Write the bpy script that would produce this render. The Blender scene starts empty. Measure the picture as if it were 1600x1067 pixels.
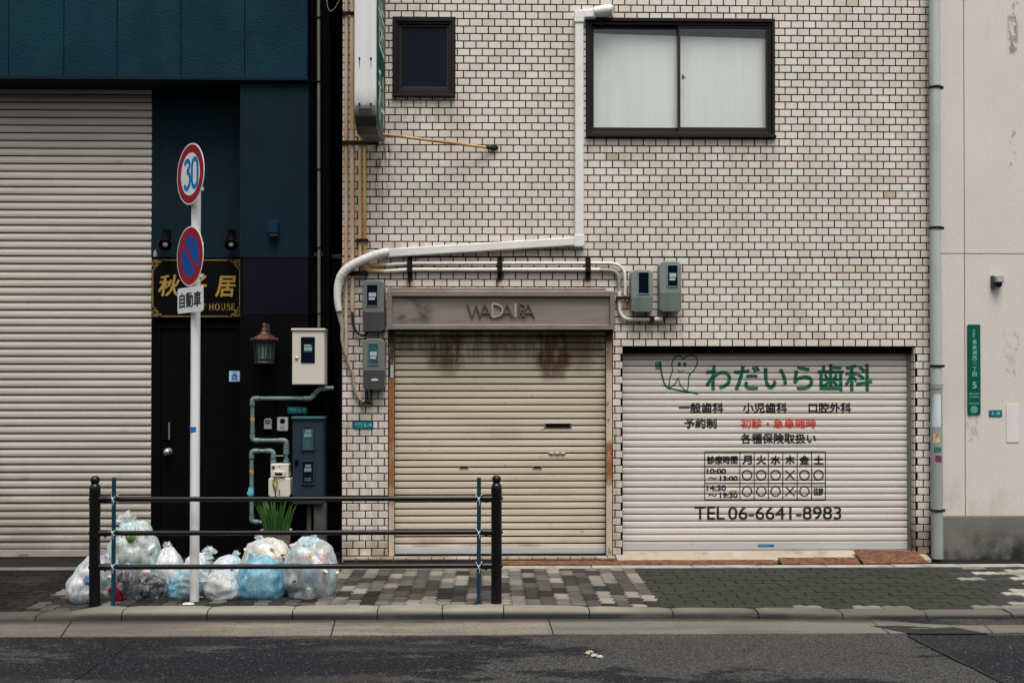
import bpy, bmesh, math, random
from mathutils import Vector, Matrix, noise
R = math.radians
scene = bpy.context.scene
COL = scene.collection
rnd = random.Random(11)

# ---------------------------------------------------------------- camera
FPX, CAMZ, CAMY = 1690.0, 1.63, -10.0
YAW, PITCH, SHIFT = R(1.15), R(0.5), 51.75 / 1600
cam_data = bpy.data.cameras.new('camera')
cam = bpy.data.objects.new('camera', cam_data)
COL.objects.link(cam)
cam.location = (0, CAMY, CAMZ)
cam.rotation_euler = (R(90) + PITCH, 0, -YAW)
cam_data.sensor_width = 36
cam_data.lens = 36 * FPX / 1600
cam_data.shift_y = SHIFT
cam_data.clip_start = 0.1
cam_data.clip_end = 500
scene.camera = cam

# ---------------------------------------------------------------- sky, sun, exposure
SUN_EL, SUN_AZ = R(66), R(170)          # azimuth: compass angle from +Y, clockwise
world = bpy.data.worlds.new('World')
scene.world = world
world.use_nodes = True
wn, wl = world.node_tree.nodes, world.node_tree.links
bg = wn['Background']
sky = wn.new('ShaderNodeTexSky')
sky.sky_type = 'NISHITA'
sky.sun_disc = False
sky.sun_elevation = SUN_EL
sky.sun_rotation = SUN_AZ
sky.dust_density = 6.0
sky.air_density = 1.0
sky.ozone_density = 1.0
hs = wn.new('ShaderNodeHueSaturation')
hs.inputs['Saturation'].default_value = 0.15
wl.new(sky.outputs[0], hs.inputs['Color'])
wl.new(hs.outputs[0], bg.inputs['Color'])
bg.inputs['Strength'].default_value = 0.10
sl = bpy.data.lights.new('sun', 'SUN')
sl.energy = 1.65
sl.angle = R(28)
sl.color = (1.0, 0.945, 0.87)
sun = bpy.data.objects.new('sun', sl)
COL.objects.link(sun)
sdir = Vector((math.sin(SUN_AZ) * math.cos(SUN_EL), math.cos(SUN_AZ) * math.cos(SUN_EL), math.sin(SUN_EL)))
sun.rotation_euler = sdir.to_track_quat('Z', 'Y').to_euler()
sun.location = sdir * 30
scene.view_settings.view_transform = 'Standard'
scene.view_settings.look = 'None'
scene.view_settings.exposure = 0.72
scene.view_settings.gamma = 1.0
scene.cycles.max_bounces = 8
scene.cycles.transparent_max_bounces = 16
scene.cycles.use_denoising = True

# ---------------------------------------------------------------- measuring helpers
_f = Vector((math.sin(YAW) * math.cos(PITCH), math.cos(YAW) * math.cos(PITCH), math.sin(PITCH)))
_r = Vector((math.cos(YAW), -math.sin(YAW), 0))
_u = _r.cross(_f)
def ray(px, py):
    return _f + _r * ((px - 800) / FPX) + _u * ((533.5 - py) / FPX + SHIFT * 1600 / FPX)
def P(px, py, Y=0.0):
    d = ray(px, py); t = (Y - CAMY) / d.y
    return Vector((0, CAMY, CAMZ)) + d * t
def G(px, py, z=0.0):
    d = ray(px, py); t = (z - CAMZ) / d.z
    return Vector((0, CAMY, CAMZ)) + d * t
def RC(x0, y0, x1, y1, Y=0.0):
    """photo rectangle on the upright plane Y -> (X0, X1, Z0, Z1)"""
    xm, ym = (x0 + x1) / 2, (y0 + y1) / 2
    return P(x0, ym, Y).x, P(x1, ym, Y).x, P(xm, y1, Y).z, P(xm, y0, Y).z

# ---------------------------------------------------------------- mesh builder
class MB:
    def __init__(s):
        s.v, s.f, s.mi, s.sm, s.c = [], [], [], [], []
    def add(s, vs, fs, mi=0, smooth=False, col=None):
        o = len(s.v)
        s.v += [tuple(v) for v in vs]
        for f in fs:
            s.f.append([o + i for i in f]); s.mi.append(mi); s.sm.append(smooth); s.c.append(col)
        return s
    def box(s, x0, x1, y0, y1, z0, z1, mi=0, col=None, M=None):
        vs = [Vector(q) for q in ((x0, y0, z0), (x1, y0, z0), (x1, y1, z0), (x0, y1, z0), (x0, y0, z1), (x1, y0, z1), (x1, y1, z1), (x0, y1, z1))]
        if M is not None: vs = [M @ q for q in vs]
        return s.add(vs, [(0, 3, 2, 1), (4, 5, 6, 7), (0, 1, 5, 4), (1, 2, 6, 5), (2, 3, 7, 6), (3, 0, 4, 7)], mi, False, col)
    def tube(s, pts, r, n=12, mi=0, cap=True, col=None, flat=1.0):
        pts = [Vector(p) for p in pts]
        rs = r if isinstance(r, (list, tuple)) else [r] * len(pts)
        t0 = (pts[1] - pts[0]).normalized()
        a = Vector((0, 0, 1)) if abs(t0.z) < .9 else Vector((1, 0, 0))
        nrm = t0.cross(a).normalized()
        vs, fs = [], []
        for i, p in enumerate(pts):
            if i == 0: t = t0
            elif i == len(pts) - 1: t = (pts[i] - pts[i - 1]).normalized()
            else: t = ((pts[i + 1] - pts[i]).normalized() + (pts[i] - pts[i - 1]).normalized()).normalized()
            nrm = (nrm - t * nrm.dot(t)).normalized()
            b = t.cross(nrm)
            for k in range(n):
                an = 2 * math.pi * k / n
                vs.append(p + nrm * math.cos(an) * rs[i] + b * math.sin(an) * rs[i] * flat)
        for i in range(len(pts) - 1):
            for k in range(n):
                k2 = (k + 1) % n
                fs.append((i * n + k, i * n + k2, (i + 1) * n + k2, (i + 1) * n + k))
        s.add(vs, fs, mi, True, col)
        if cap:
            s.add(vs[:n], [tuple(range(n - 1, -1, -1))], mi, False, col)
            s.add(vs[-n:], [tuple(range(n))], mi, False, col)
        return s
    def lathe(s, c, prof, n=24, M=None, mi=0, smooth=True, col=None):
        """prof: (radius, height) up the z axis; M maps local to world"""
        vs, fs = [], []
        c = Vector(c)
        for (r, h) in prof:
            for k in range(n):
                an = 2 * math.pi * k / n
                q = Vector((r * math.cos(an), r * math.sin(an), h))
                if M is not None: q = M @ q
                vs.append(c + q)
        for i in range(len(prof) - 1):
            for k in range(n):
                k2 = (k + 1) % n
                fs.append((i * n + k, i * n + k2, (i + 1) * n + k2, (i + 1) * n + k))
        s.add(vs, fs, mi, smooth, col)
        s.add(vs[:n], [tuple(range(n - 1, -1, -1))], mi, False, col)
        s.add(vs[-n:], [tuple(range(n))], mi, False, col)
        return s
    def prism(s, poly, y0, y1, mi=0, col=None, back=True):
        """poly: counter-clockwise (x, z) seen from the street; y0 is the street side"""
        n = len(poly)
        vs = [(x, y0, z) for x, z in poly] + [(x, y1, z) for x, z in poly]
        fs = [tuple(range(n))]
        if back: fs.append(tuple(range(2 * n - 1, n - 1, -1)))
        for i in range(n):
            j = (i + 1) % n
            fs.append((i, i + n, j + n, j))
        return s.add(vs, fs, mi, False, col)
    def frame(s, x0, x1, z0, z1, w, y0, y1, mi=0, wt=None, wb=None):
        wt = w if wt is None else wt; wb = w if wb is None else wb
        s.box(x0, x0 + w, y0, y1, z0, z1, mi); s.box(x1 - w, x1, y0, y1, z0, z1, mi)
        s.box(x0 + w, x1 - w, y0, y1, z0, z0 + wb, mi); s.box(x0 + w, x1 - w, y0, y1, z1 - wt, z1, mi)
        return s
    def ball(s, c, rx, ry, rz, n=16, m=10, mi=0, col=None):
        vs, fs = [], []
        for i in range(m + 1):
            a = math.pi * i / m - math.pi / 2
            for k in range(n):
                b = 2 * math.pi * k / n
                vs.append((c[0] + rx * math.cos(a) * math.cos(b), c[1] + ry * math.cos(a) * math.sin(b), c[2] + rz * math.sin(a)))
        for i in range(m):
            for k in range(n):
                k2 = (k + 1) % n
                fs.append((i * n + k, i * n + k2, (i + 1) * n + k2, (i + 1) * n + k))
        return s.add(vs, fs, mi, True, col)
    def build(s, name, mats, parent=None, bevel=0, seg=2, weld=False):
        me = bpy.data.meshes.new(name)
        off = wloc(parent)
        me.from_pydata([(v[0] - off.x, v[1] - off.y, v[2] - off.z) for v in s.v], [], s.f)
        mats = mats if isinstance(mats, (list, tuple)) else [mats]
        for m in mats: me.materials.append(m)
        me.polygons.foreach_set('material_index', s.mi)
        me.polygons.foreach_set('use_smooth', s.sm)
        if any(c is not None for c in s.c):
            at = me.color_attributes.new('tint', 'FLOAT_COLOR', 'CORNER')
            buf = []
            for f, c in zip(s.f, s.c):
                c = c or (1, 1, 1)
                buf += [c[0], c[1], c[2], 1.0] * len(f)
            at.data.foreach_set('color', buf)
        me.update()
        o = bpy.data.objects.new(name, me)
        COL.objects.link(o)
        if parent is not None: o.parent = parent
        if bevel:
            bv = o.modifiers.new('bevel', 'BEVEL'); bv.width = bevel; bv.segments = seg
            bv.limit_method = 'ANGLE'; bv.angle_limit = R(35); bv.harden_normals = False
        return o
def wloc(o):
    v = Vector((0, 0, 0))
    while o is not None:
        v += o.location; o = o.parent
    return v
def tag(o, label=None, cat=None, group=None, kind=None):
    if label: o['label'] = label
    if cat: o['category'] = cat
    if group: o['group'] = group
    if kind: o['kind'] = kind
    return o
def thing(name, loc, label, cat, group=None):
    o = bpy.data.objects.new(name, None); COL.objects.link(o)
    o.location = loc; o.empty_display_size = .1
    return tag(o, label, cat, group)

def catmull(pts, n=8):
    pts = [Vector(p) for p in pts]
    q = [pts[0] * 2 - pts[1]] + pts + [pts[-1] * 2 - pts[-2]]
    out = []
    for i in range(1, len(q) - 2):
        for k in range(n):
            t = k / n
            a, b, c, d = q[i - 1], q[i], q[i + 1], q[i + 2]
            out.append(.5 * ((2 * b) + (c - a) * t + (2 * a - 5 * b + 4 * c - d) * t * t + (3 * b - a - 3 * c + d) * t ** 3))
    return out + [pts[-1]]
def fillet(pts, r, n=6):
    pts = [Vector(p) for p in pts]
    out = [pts[0]]
    for i in range(1, len(pts) - 1):
        a, b, c = pts[i - 1], pts[i], pts[i + 1]
        rr = min(r, (a - b).length * .49, (c - b).length * .49)
        p, q = b + (a - b).normalized() * rr, b + (c - b).normalized() * rr
        for k in range(n + 1):
            t = k / n
            out.append(p * (1 - t) ** 2 + b * 2 * t * (1 - t) + q * t * t)
    return out + [pts[-1]]
def rrect(x0, x1, z0, z1, r, n=5, corners=(1, 1, 1, 1)):
    """counter-clockwise rounded rectangle: corners = (bottom-left, bottom-right, top-right, top-left)"""
    out = []
    for (cx, cz, a0, on) in ((x0, z0, 180, corners[0]), (x1, z0, 270, corners[1]), (x1, z1, 0, corners[2]), (x0, z1, 90, corners[3])):
        rr = r * on
        if rr <= 0: out.append((cx, cz)); continue
        ox = cx + rr if cx == x0 else cx - rr
        oz = cz + rr if cz == z0 else cz - rr
        for k in range(n + 1):
            a = R(a0 + 90 * k / n)
            out.append((ox + rr * math.cos(a), oz + rr * math.sin(a)))
    return out

# ---------------------------------------------------------------- lettering
_glyph_cache = {}
def glyphs(body, bold=0.0):
    key = (body, bold)
    if key not in _glyph_cache:
        c = bpy.data.curves.new('lettering_curve', 'FONT'); c.body = body; c.offset = bold; c.resolution_u = 4
        o = bpy.data.objects.new('lettering_curve', c); COL.objects.link(o)
        bpy.context.view_layer.update()
        me = bpy.data.meshes.new_from_object(o.evaluated_get(bpy.context.evaluated_depsgraph_get()))
        vs = [(v.co.x, v.co.y) for v in me.vertices]; fs = [tuple(p.vertices) for p in me.polygons]
        x0, x1 = min(v[0] for v in vs), max(v[0] for v in vs); y0, y1 = min(v[1] for v in vs), max(v[1] for v in vs)
        vs = [((x - x0) / (x1 - x0), (y - y0) / max(1e-6, y1 - y0)) for x, y in vs]
        bpy.data.objects.remove(o); bpy.data.meshes.remove(me)
        _glyph_cache[key] = (vs, fs)
    return _glyph_cache[key]
def letters(mb, body, x0, y0, x1, y1, Y, mi=0, bold=0.0, shear=0.0, col=None, thick=0):
    """fit the text into the photo rectangle on the plane Y; bold: stroke gain as a share of the height"""
    vs, fs = glyphs(body)
    X0, X1, Z0, Z1 = RC(x0, y0, x1, y1, Y)
    g = max(0, bold) * (Z1 - Z0)
    X0 += g; X1 -= g; Z0 += g; Z1 -= g
    for k, (dx, dz) in enumerate(((0, 0), (-g, 0), (g, 0), (0, -g), (0, g), (-g * .7, -g * .7), (g * .7, g * .7), (-g * .7, g * .7), (g * .7, -g * .7)) if g else ((0, 0),)):
        w = [(X0 + (X1 - X0) * u + shear * (v - .5) * (Z1 - Z0) + dx, Y - k * .00012, Z0 + (Z1 - Z0) * v + dz) for u, v in vs]
        mb.add(w, fs, mi, False, col)
def ribbon(pts, w):
    """flat strip along 2-D points -> verts, faces"""
    n = len(pts); ws = w if isinstance(w, (list, tuple)) else [w] * n
    vs = []
    for i in range(n):
        a, b = pts[max(0, i - 1)], pts[min(n - 1, i + 1)]
        dx, dy = b[0] - a[0], b[1] - a[1]; L = math.hypot(dx, dy) or 1
        nx, ny = -dy / L * ws[i] / 2, dx / L * ws[i] / 2
        vs += [(pts[i][0] + nx, pts[i][1] + ny), (pts[i][0] - nx, pts[i][1] - ny)]
    return vs, [(2 * i + 1, 2 * i + 3, 2 * i + 2, 2 * i) for i in range(n - 1)]
def stroke_px(mb, pts, w, Y, mi=0, smooth=0, col=None):
    """painted line through photo points on plane Y, w in photo pixels"""
    q = [P(a, b, Y) for a, b in pts]
    if smooth: q = catmull(q, smooth)
    k = (Y - CAMY) / FPX
    ws = [x * k for x in w] if isinstance(w, (list, tuple)) else w * k
    if isinstance(ws, list) and smooth:
        ws = [ws[min(len(ws) - 1, int(i / smooth))] for i in range(len(q))]
    vs, fs = ribbon([(p.x, p.z) for p in q], ws)
    mb.add([(x, Y, z) for x, z in vs], fs, mi, False, col)
def disc_px(mb, x, y, rx, ry, Y, mi=0, n=20):
    c = P(x, y, Y); k = (Y - CAMY) / FPX
    mb.add([(c.x + rx * k * math.cos(2 * math.pi * i / n), Y, c.z + ry * k * math.sin(2 * math.pi * i / n)) for i in range(n)], [tuple(range(n))], mi)
def ring_px(mb, x, y, r, w, Y, mi=0, n=28):
    c = P(x, y, Y); k = (Y - CAMY) / FPX
    vs = []
    for i in range(n):
        a = 2 * math.pi * i / n
        for rr in (r + w / 2, r - w / 2): vs.append((c.x + rr * k * math.cos(a), Y, c.z + rr * k * math.sin(a)))
    mb.add(vs, [(2 * i, (2 * i + 2) % (2 * n), (2 * i + 3) % (2 * n), 2 * i + 1) for i in range(n)], mi)
def conform(mb, zs, fn, Y0=0.0):
    """cut the flat lettering at heights zs and lay it on the slat profile y = fn(z)"""
    bm = bmesh.new()
    vs = [bm.verts.new(v) for v in mb.v]
    ml = []
    for f, mi in zip(mb.f, mb.mi):
        try: fc = bm.faces.new([vs[i] for i in f]); fc.material_index = mi
        except ValueError: pass
    lo, hi = min(v[2] for v in mb.v), max(v[2] for v in mb.v)
    for z in zs:
        if lo < z < hi:
            bmesh.ops.bisect_plane(bm, geom=bm.verts[:] + bm.edges[:] + bm.faces[:], plane_co=(0, 0, z), plane_no=(0, 0, 1), dist=1e-6)
    out = MB()
    bm.verts.index_update()
    out.v = [(v.co.x, fn(v.co.x, v.co.z) + v.co.y - Y0, v.co.z) for v in bm.verts]
    for f in bm.faces:
        out.f.append([v.index for v in f.verts]); out.mi.append(f.material_index); out.sm.append(False); out.c.append(None)
    bm.free()
    return out

# ---------------------------------------------------------------- materials
def srgb(r, g, b):
    f = lambda c: (c / 255 / 12.92) if c / 255 <= .04045 else ((c / 255 + .055) / 1.055) ** 2.4
    return (f(r), f(g), f(b))
class NT:
    def __init__(s, name):
        s.m = bpy.data.materials.new(name); s.m.use_nodes = True
        s.n, s.l = s.m.node_tree.nodes, s.m.node_tree.links
        s.b = s.n['Principled BSDF']; s.out = s.n['Material Output']
        s.tc = s.n.new('ShaderNodeTexCoord'); s.geo = None
    def link(s, a, b): s.l.new(a, b)
    def math(s, op, a, b=None, c=None):
        nd = s.n.new('ShaderNodeMath'); nd.operation = op
        for i, x in enumerate((a, b, c)):
            if x is None: continue
            if isinstance(x, (int, float)): nd.inputs[i].default_value = x
            else: s.link(x, nd.inputs[i])
        return nd.outputs[0]
    def noise(s, scale=5, stretch=(1, 1, 1), detail=4, rough=.55, dist=0, pos=False):
        mp = s.n.new('ShaderNodeMapping'); mp.inputs['Scale'].default_value = stretch
        s.link(s.position() if pos else s.tc.outputs['Object'], mp.inputs['Vector'])
        nd = s.n.new('ShaderNodeTexNoise')
        nd.inputs['Scale'].default_value = scale; nd.inputs['Detail'].default_value = detail
        nd.inputs['Roughness'].default_value = rough; nd.inputs['Distortion'].default_value = dist
        s.link(mp.outputs[0], nd.inputs['Vector'])
        return nd.outputs['Fac']
    def voronoi(s, scale, feature='F1', out='Distance', stretch=(1, 1, 1)):
        mp = s.n.new('ShaderNodeMapping'); mp.inputs['Scale'].default_value = stretch
        s.link(s.tc.outputs['Object'], mp.inputs['Vector'])
        nd = s.n.new('ShaderNodeTexVoronoi'); nd.feature = feature; nd.inputs['Scale'].default_value = scale
        s.link(mp.outputs[0], nd.inputs['Vector'])
        return nd.outputs[out]
    def position(s):
        if s.geo is None: s.geo = s.n.new('ShaderNodeNewGeometry')
        return s.geo.outputs['Position']
    def xyz(s):
        nd = s.n.new('ShaderNodeSeparateXYZ'); s.link(s.position(), nd.inputs[0]); return nd.outputs
    def ramp(s, x, lo, hi, a=0.0, b=1.0):
        nd = s.n.new('ShaderNodeMapRange'); nd.interpolation_type = 'SMOOTHSTEP'
        s.link(x, nd.inputs['Value'])
        nd.inputs['From Min'].default_value = lo; nd.inputs['From Max'].default_value = hi
        nd.inputs['To Min'].default_value = a; nd.inputs['To Max'].default_value = b
        return nd.outputs[0]
    def mix(s, fac, a, b, mode='MIX'):
        nd = s.n.new('ShaderNodeMix'); nd.data_type = 'RGBA'; nd.blend_type = mode
        for x, k in ((fac, 0), (a, 6), (b, 7)):
            if isinstance(x, (int, float)): nd.inputs[k].default_value = x
            elif isinstance(x, tuple): nd.inputs[k].default_value = (x[0], x[1], x[2], 1)
            else: s.link(x, nd.inputs[k])
        return nd.outputs[2]
    def attr(s, name='tint'):
        nd = s.n.new('ShaderNodeAttribute'); nd.attribute_name = name; return nd.outputs['Color']
    def zone(s, x0, x1, z0, z1, e=.05):
        q = s.xyz()
        m = s.math('MULTIPLY', s.ramp(q[0], x0 - e, x0 + e), s.ramp(q[0], x1 - e, x1 + e, 1, 0))
        k = s.math('MULTIPLY', s.ramp(q[2], z0 - e, z0 + e), s.ramp(q[2], z1 - e, z1 + e, 1, 0))
        return s.math('MULTIPLY', m, k)
    def bump(s, h, strength=.3, dist=.01, prev=None):
        nd = s.n.new('ShaderNodeBump'); nd.inputs['Strength'].default_value = strength; nd.inputs['Distance'].default_value = dist
        s.link(h, nd.inputs['Height'])
        if prev is not None: s.link(prev, nd.inputs['Normal'])
        s.link(nd.outputs[0], s.b.inputs['Normal'])
        return nd.outputs[0]
    def base(s, c):
        if isinstance(c, tuple): s.b.inputs['Base Color'].default_value = (c[0], c[1], c[2], 1)
        else: s.link(c, s.b.inputs['Base Color'])
    def set(s, rough=.5, metal=0, spec=.5):
        s.b.inputs['Roughness'].default_value = rough; s.b.inputs['Metallic'].default_value = metal
        s.b.inputs['Specular IOR Level'].default_value = spec
def mat(name, col, rough=.55, metal=0, spec=.35, var=.12, vscale=6, stretch=(1, 1, 1), bump=0, bscale=80, stains=(), attr=False, rvar=.0, low=None):
    t = NT(name); t.set(rough, metal, spec)
    c = t.attr() if attr else col
    if var:
        nz = t.noise(vscale, stretch, 5, .6)
        f = t.ramp(nz, .25, .75, 1 - var, 1 + var * .6)
        g = t.n.new('ShaderNodeCombineColor')
        for i in range(3): t.link(f, g.inputs[i])
        c = t.mix(1.0, c, g.outputs[0], 'MULTIPLY')
    for (sc, scale, st, lo, hi, amt) in stains:
        nz = t.noise(scale, st, 6, .62)
        c = t.mix(t.ramp(nz, lo, hi, 0, amt), c, sc)
    if low:
        zq = t.xyz(); c = t.mix(t.math('MULTIPLY', t.ramp(zq[2], low[0], low[1], low[3], 0), t.ramp(t.noise(2.5, (.6, 1, 1.4), 6, .65), .25, .6)), c, low[2])
    t.base(c)
    if rvar: t.link(t.ramp(t.noise(vscale * 2), .3, .7, rough - rvar, rough + rvar), t.b.inputs['Roughness'])
    if bump: t.bump(t.noise(bscale, (1, 1, 1), 4), bump, .01)
    return t.m
RUST = (.16, .055, .018)
DIRT = (.045, .038, .03)

# ================================================================ material library
M = {}
t = NT('glazed_tile'); t.set(.34, 0, .5)
nz = t.noise(2.2, (1, 1, .35), 6, .62)
c = t.mix(t.ramp(nz, .40, .72, 0, .30), t.attr(), (.30, .25, .18))
# soot and rain streaks under sills, pipes and the roofline
for (x0, y0, x1, y1, amt) in ((912, 214, 1214, 256, .22), (610, 150, 714, 190, .35), (905, 384, 912, 470, .7), (603, 380, 900, 404, .35), (980, 486, 1070, 530, .45), (562, 606, 606, 690, .4), (1436, 0, 1453, 560, .35), (536, 0, 560, 870, .40), (560, 640, 612, 870, .3), (956, 540, 975, 870, .45)):
    a, b = P(x0, y1), P(x1, y0)
    z1 = t.math('MULTIPLY', t.zone(a.x, b.x, a.z, b.z, .05), t.ramp(t.noise(5, (3.2, 1, .22), 5, .65), .38, .66))
    c = t.mix(t.math('MULTIPLY', z1, amt), c, (.105, .085, .06))
c = t.mix(t.ramp(t.noise(34, (1, 1, 1), 3, .5), .70, .76, 0, .5), c, (.14, .11, .08))
c = t.mix(t.ramp(t.noise(260, (1, 1, 1), 2), .35, .75, 0, .16), c, (.36, .31, .26))
zz = t.xyz()
low = t.math('MULTIPLY', t.ramp(zz[2], .05, .42, 1, 0), t.ramp(t.noise(5, (1, 1, 1), 5), .3, .62))
c = t.mix(t.math('MULTIPLY', low, .75), c, (.20, .15, .085))
lw2 = t.math('MULTIPLY', t.math('MULTIPLY', t.ramp(zz[2], .02, .55, 1, 0), t.ramp(zz[0], P(1418, 800).x, P(1426, 800).x)), t.ramp(t.noise(4, (1, 1, 1), 5), .22, .5))
c = t.mix(t.math('MULTIPLY', lw2, .85), c, (.05, .042, .03))
# rust run below the projecting sign and the conduit brackets
a = P(592, 225); b = P(607, 300)
z1 = t.math('MULTIPLY', t.zone(a.x - .05, b.x + .03, b.z - .05, a.z + .02, .06), t.ramp(t.noise(7, (3.0, 1, .5), 5, .7), .44, .6))
c = t.mix(t.math('MULTIPLY', z1, .8), c, (.13, .055, .012))
for bx in (640, 781, 919):
    a = P(bx, 430); b = P(bx, 458)
    z1 = t.math('MULTIPLY', t.zone(a.x - .035, a.x + .035, b.z - .02, a.z, .035), t.ramp(t.noise(9, (2.5, 1, .5), 4), .36, .6))
    c = t.mix(t.math('MULTIPLY', z1, .75), c, (.13, .05, .014))
t.base(c); t.bump(t.noise(160), .06, .004); M['tile'] = t.m
def rail_mat():
    t = NT('rusty_cream_rail'); t.set(.65, 0, .25)
    c = t.mix(t.ramp(t.noise(6), .3, .7), (.40, .33, .25), (.50, .42, .33))
    for (x, y0, y1, col, amt) in ((611, 592, 760, (.24, .095, .022), 1), (611, 500, 592, (.040, .018, .012), 1), (611, 720, 790, (.24, .10, .03), .6), (952, 690, 758, (.26, .10, .028), 1), (952, 515, 580, (.16, .07, .03), .7), (952, 515, 535, (.04, .02, .012), 1)):
        a, b = P(x - 8, y1), P(x + 8, y0)
        z1 = t.math('MULTIPLY', t.zone(a.x, b.x, a.z, b.z, .035), t.ramp(t.noise(11, (1, 1, .4), 6, .7), .28, .5, .35, 1))
        c = t.mix(t.math('MULTIPLY', z1, amt), c, col)
    c = t.mix(t.ramp(t.noise(25, (1, 1, .6), 5), .58, .7, 0, .7), c, (.10, .045, .02))
    t.base(c); t.bump(t.noise(60), .25, .004)
    return t.m
M['mortar'] = mat('dark_mortar', (.009, .007, .006), .95, spec=.05, var=.55, vscale=6, bump=.4, bscale=180)
M['tealwall'] = mat('teal_stucco', (.0022, .023, .038), .75, spec=.09, var=.25, vscale=1.5, bump=.9, bscale=48, stains=[((.004, .042, .052), 1.1, (1, 1, .6), .45, .7, .7), ((.006, .020, .042), 1.3, (1, 1, .6), .5, .75, .6)])
M['tealsmooth'] = mat('teal_paint', (.0052, .0165, .024), .75, spec=.07, var=.15, vscale=2, bump=.2, bscale=120)
M['pillarlow'] = mat('plum_black_paint', (.0058, .0048, .0100), .7, spec=.05, var=.2, vscale=2, bump=.2, bscale=110)
M['black'] = mat('black_paint', (.0022, .0020, .0022), .6, spec=.05, var=.25, vscale=3, bump=.1, bscale=60)
M['blackgap'] = mat('near_black_wall', (.003, .003, .003), .95, spec=.03, var=.3, vscale=3)  # near-black colour for the walls and gate panel in the gap
M['lshut'] = mat('warm_grey_slat_paint', (.49, .452, .405), .45, spec=.25, var=.09, vscale=1.6, stretch=(.4, 1, 3), bump=.05, bscale=40,
                 stains=[((.22, .17, .13), 2.2, (.25, 1, 2.5), .56, .8, .45), ((.13, .075, .035), 7, (.5, 1, 2.2), .64, .76, .5), ((.20, .17, .14), 1.1, (1.6, 1, .5), .55, .75, .35)], low=(P(100, 868, .3).z, P(100, 700, .3).z, (.19, .155, .125), .62))
t = NT('yellowed_slat_paint'); t.set(.45, 0, .4)
c = t.mix(t.ramp(t.noise(1.3, (.6, 1, 2)), .35, .7), (.54, .468, .362), (.475, .405, .308))
c = t.mix(t.ramp(t.noise(30, (.5, 1, 1.2), 5), .66, .74, 0, .6), c, (.10, .07, .04))
for (x0, y0, x1, y1, amt) in ((838, 520, 892, 572, 1.0), (846, 560, 884, 590, .8), (668, 524, 724, 572, .8), (684, 560, 714, 586, .5), (618, 512, 946, 548, .6), (690, 520, 930, 566, .35), (900, 524, 925, 580, .4), (760, 668, 812, 684, .2)):
    a, b = P(x0, y1), P(x1, y0)
    z1 = t.math('MULTIPLY', t.zone(a.x, b.x, a.z - .02, b.z, .05), t.ramp(t.math('ADD', t.math('MULTIPLY', t.noise(9, (2.6, 1, .35), 6, .7), .6), t.math('MULTIPLY', t.noise(5, (1, 1, 1), 5, .6), .4)), .34, .56))
    c = t.mix(t.math('MULTIPLY', z1, amt), c, (.085, .040, .018))
a = P(620, 862); zq = t.xyz()
c = t.mix(t.math('MULTIPLY', t.ramp(zq[2], a.z + .02, a.z + .22, .7, 0), t.ramp(t.noise(4, (.7, 1, 2)), .4, .7)), c, (.20, .14, .08))
t.base(c); M['wshut'] = t.m
M['gshut'] = mat('pale_slat_paint', (.595, .555, .51), .36, var=.06, vscale=1.2, stretch=(.4, 1, 2.5), stains=[((.30, .25, .2), 2.4, (.3, 1, 2), .58, .85, .4)])
M['slot'] = mat('slat_groove_dark', (.035, .028, .024), .8, var=.3)  # dark tone for the slat grooves and the sheet behind the slats
M['alu'] = mat('pale_aluminium', (.56, .57, .60), .34, .35, var=.08, vscale=3, stretch=(.3, 1, 2), stains=[((.22, .17, .12), 6, (1, 1, 1), .6, .8, .4)])
M['guide'] = mat('grey_guide_rail', (.20, .21, .20), .4, .4, var=.2, vscale=5, stains=[((.10, .06, .03), 8, (1, 1, .4), .55, .75, .5)])
M['rustrail'] = rail_mat()
M['pale'] = None
t = NT('pale_render_wall'); t.set(.75, 0, .3)
c = t.mix(t.ramp(t.noise(.9, (1, 1, 1), 5), .3, .7), (.545, .50, .455), (.585, .545, .51))
c = t.mix(t.ramp(t.noise(7, (1, 1, .25), 6), .6, .85, 0, .3), c, (.33, .27, .21))
for (x0, y0, x1, y1, lo) in ((1579, 22, 1594, 82, .42), (1585, 0, 1597, 22, .5), (1581, 200, 1592, 262, .52), (1573, 512, 1596, 590, .5), (1512, 648, 1532, 690, .45)):
    a, b = P(x0, y1), P(x1, y0)
    z1 = t.math('MULTIPLY', t.zone(a.x, b.x, a.z, b.z, .02), t.ramp(t.noise(22, (1, 1, .45), 6, .7), lo, lo + .12))
    c = t.mix(t.math('MULTIPLY', z1, .75 if y0 < 500 else .4), c, (.17, .11, .075))
zq = t.xyz(); a = P(1540, 805)
c = t.mix(t.math('MULTIPLY', t.ramp(zq[2], a.z, a.z + .5, .5, 0), t.ramp(t.noise(3.5, (1, 1, .6), 6), .42, .7)), c, (.26, .22, .17))
t.base(c); t.bump(t.noise(75, (1, 1, 1), 3), .45, .012); M['pale'] = t.m
M['joint'] = mat('joint_sealant', (.30, .23, .19), .8, var=.2)
t = NT('mossy_plinth'); t.set(.8, 0, .3)
c = t.mix(t.ramp(t.noise(1.6), .3, .7), (.165, .16, .142), (.118, .117, .105))
zq = t.xyz()
k = t.math('MULTIPLY', t.ramp(zq[2], .02, .40, 1, 0), t.ramp(t.noise(2.6, (1, 1, .8), 6, .6), .36, .58))
c = t.mix(k, c, (.012, .013, .012))
c = t.mix(t.ramp(zq[2], .36, .44, 0, .35), c, (.06, .06, .05))
t.base(c); t.bump(t.noise(60), .35, .01); M['plinth'] = t.m
M['downpipe'] = mat('pale_blue_plastic', (.40, .435, .415), .38, var=.12, vscale=2, stretch=(1, 1, .2), stains=[((.22, .20, .17), 3, (1, 1, .3), .5, .75, .5)])
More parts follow.
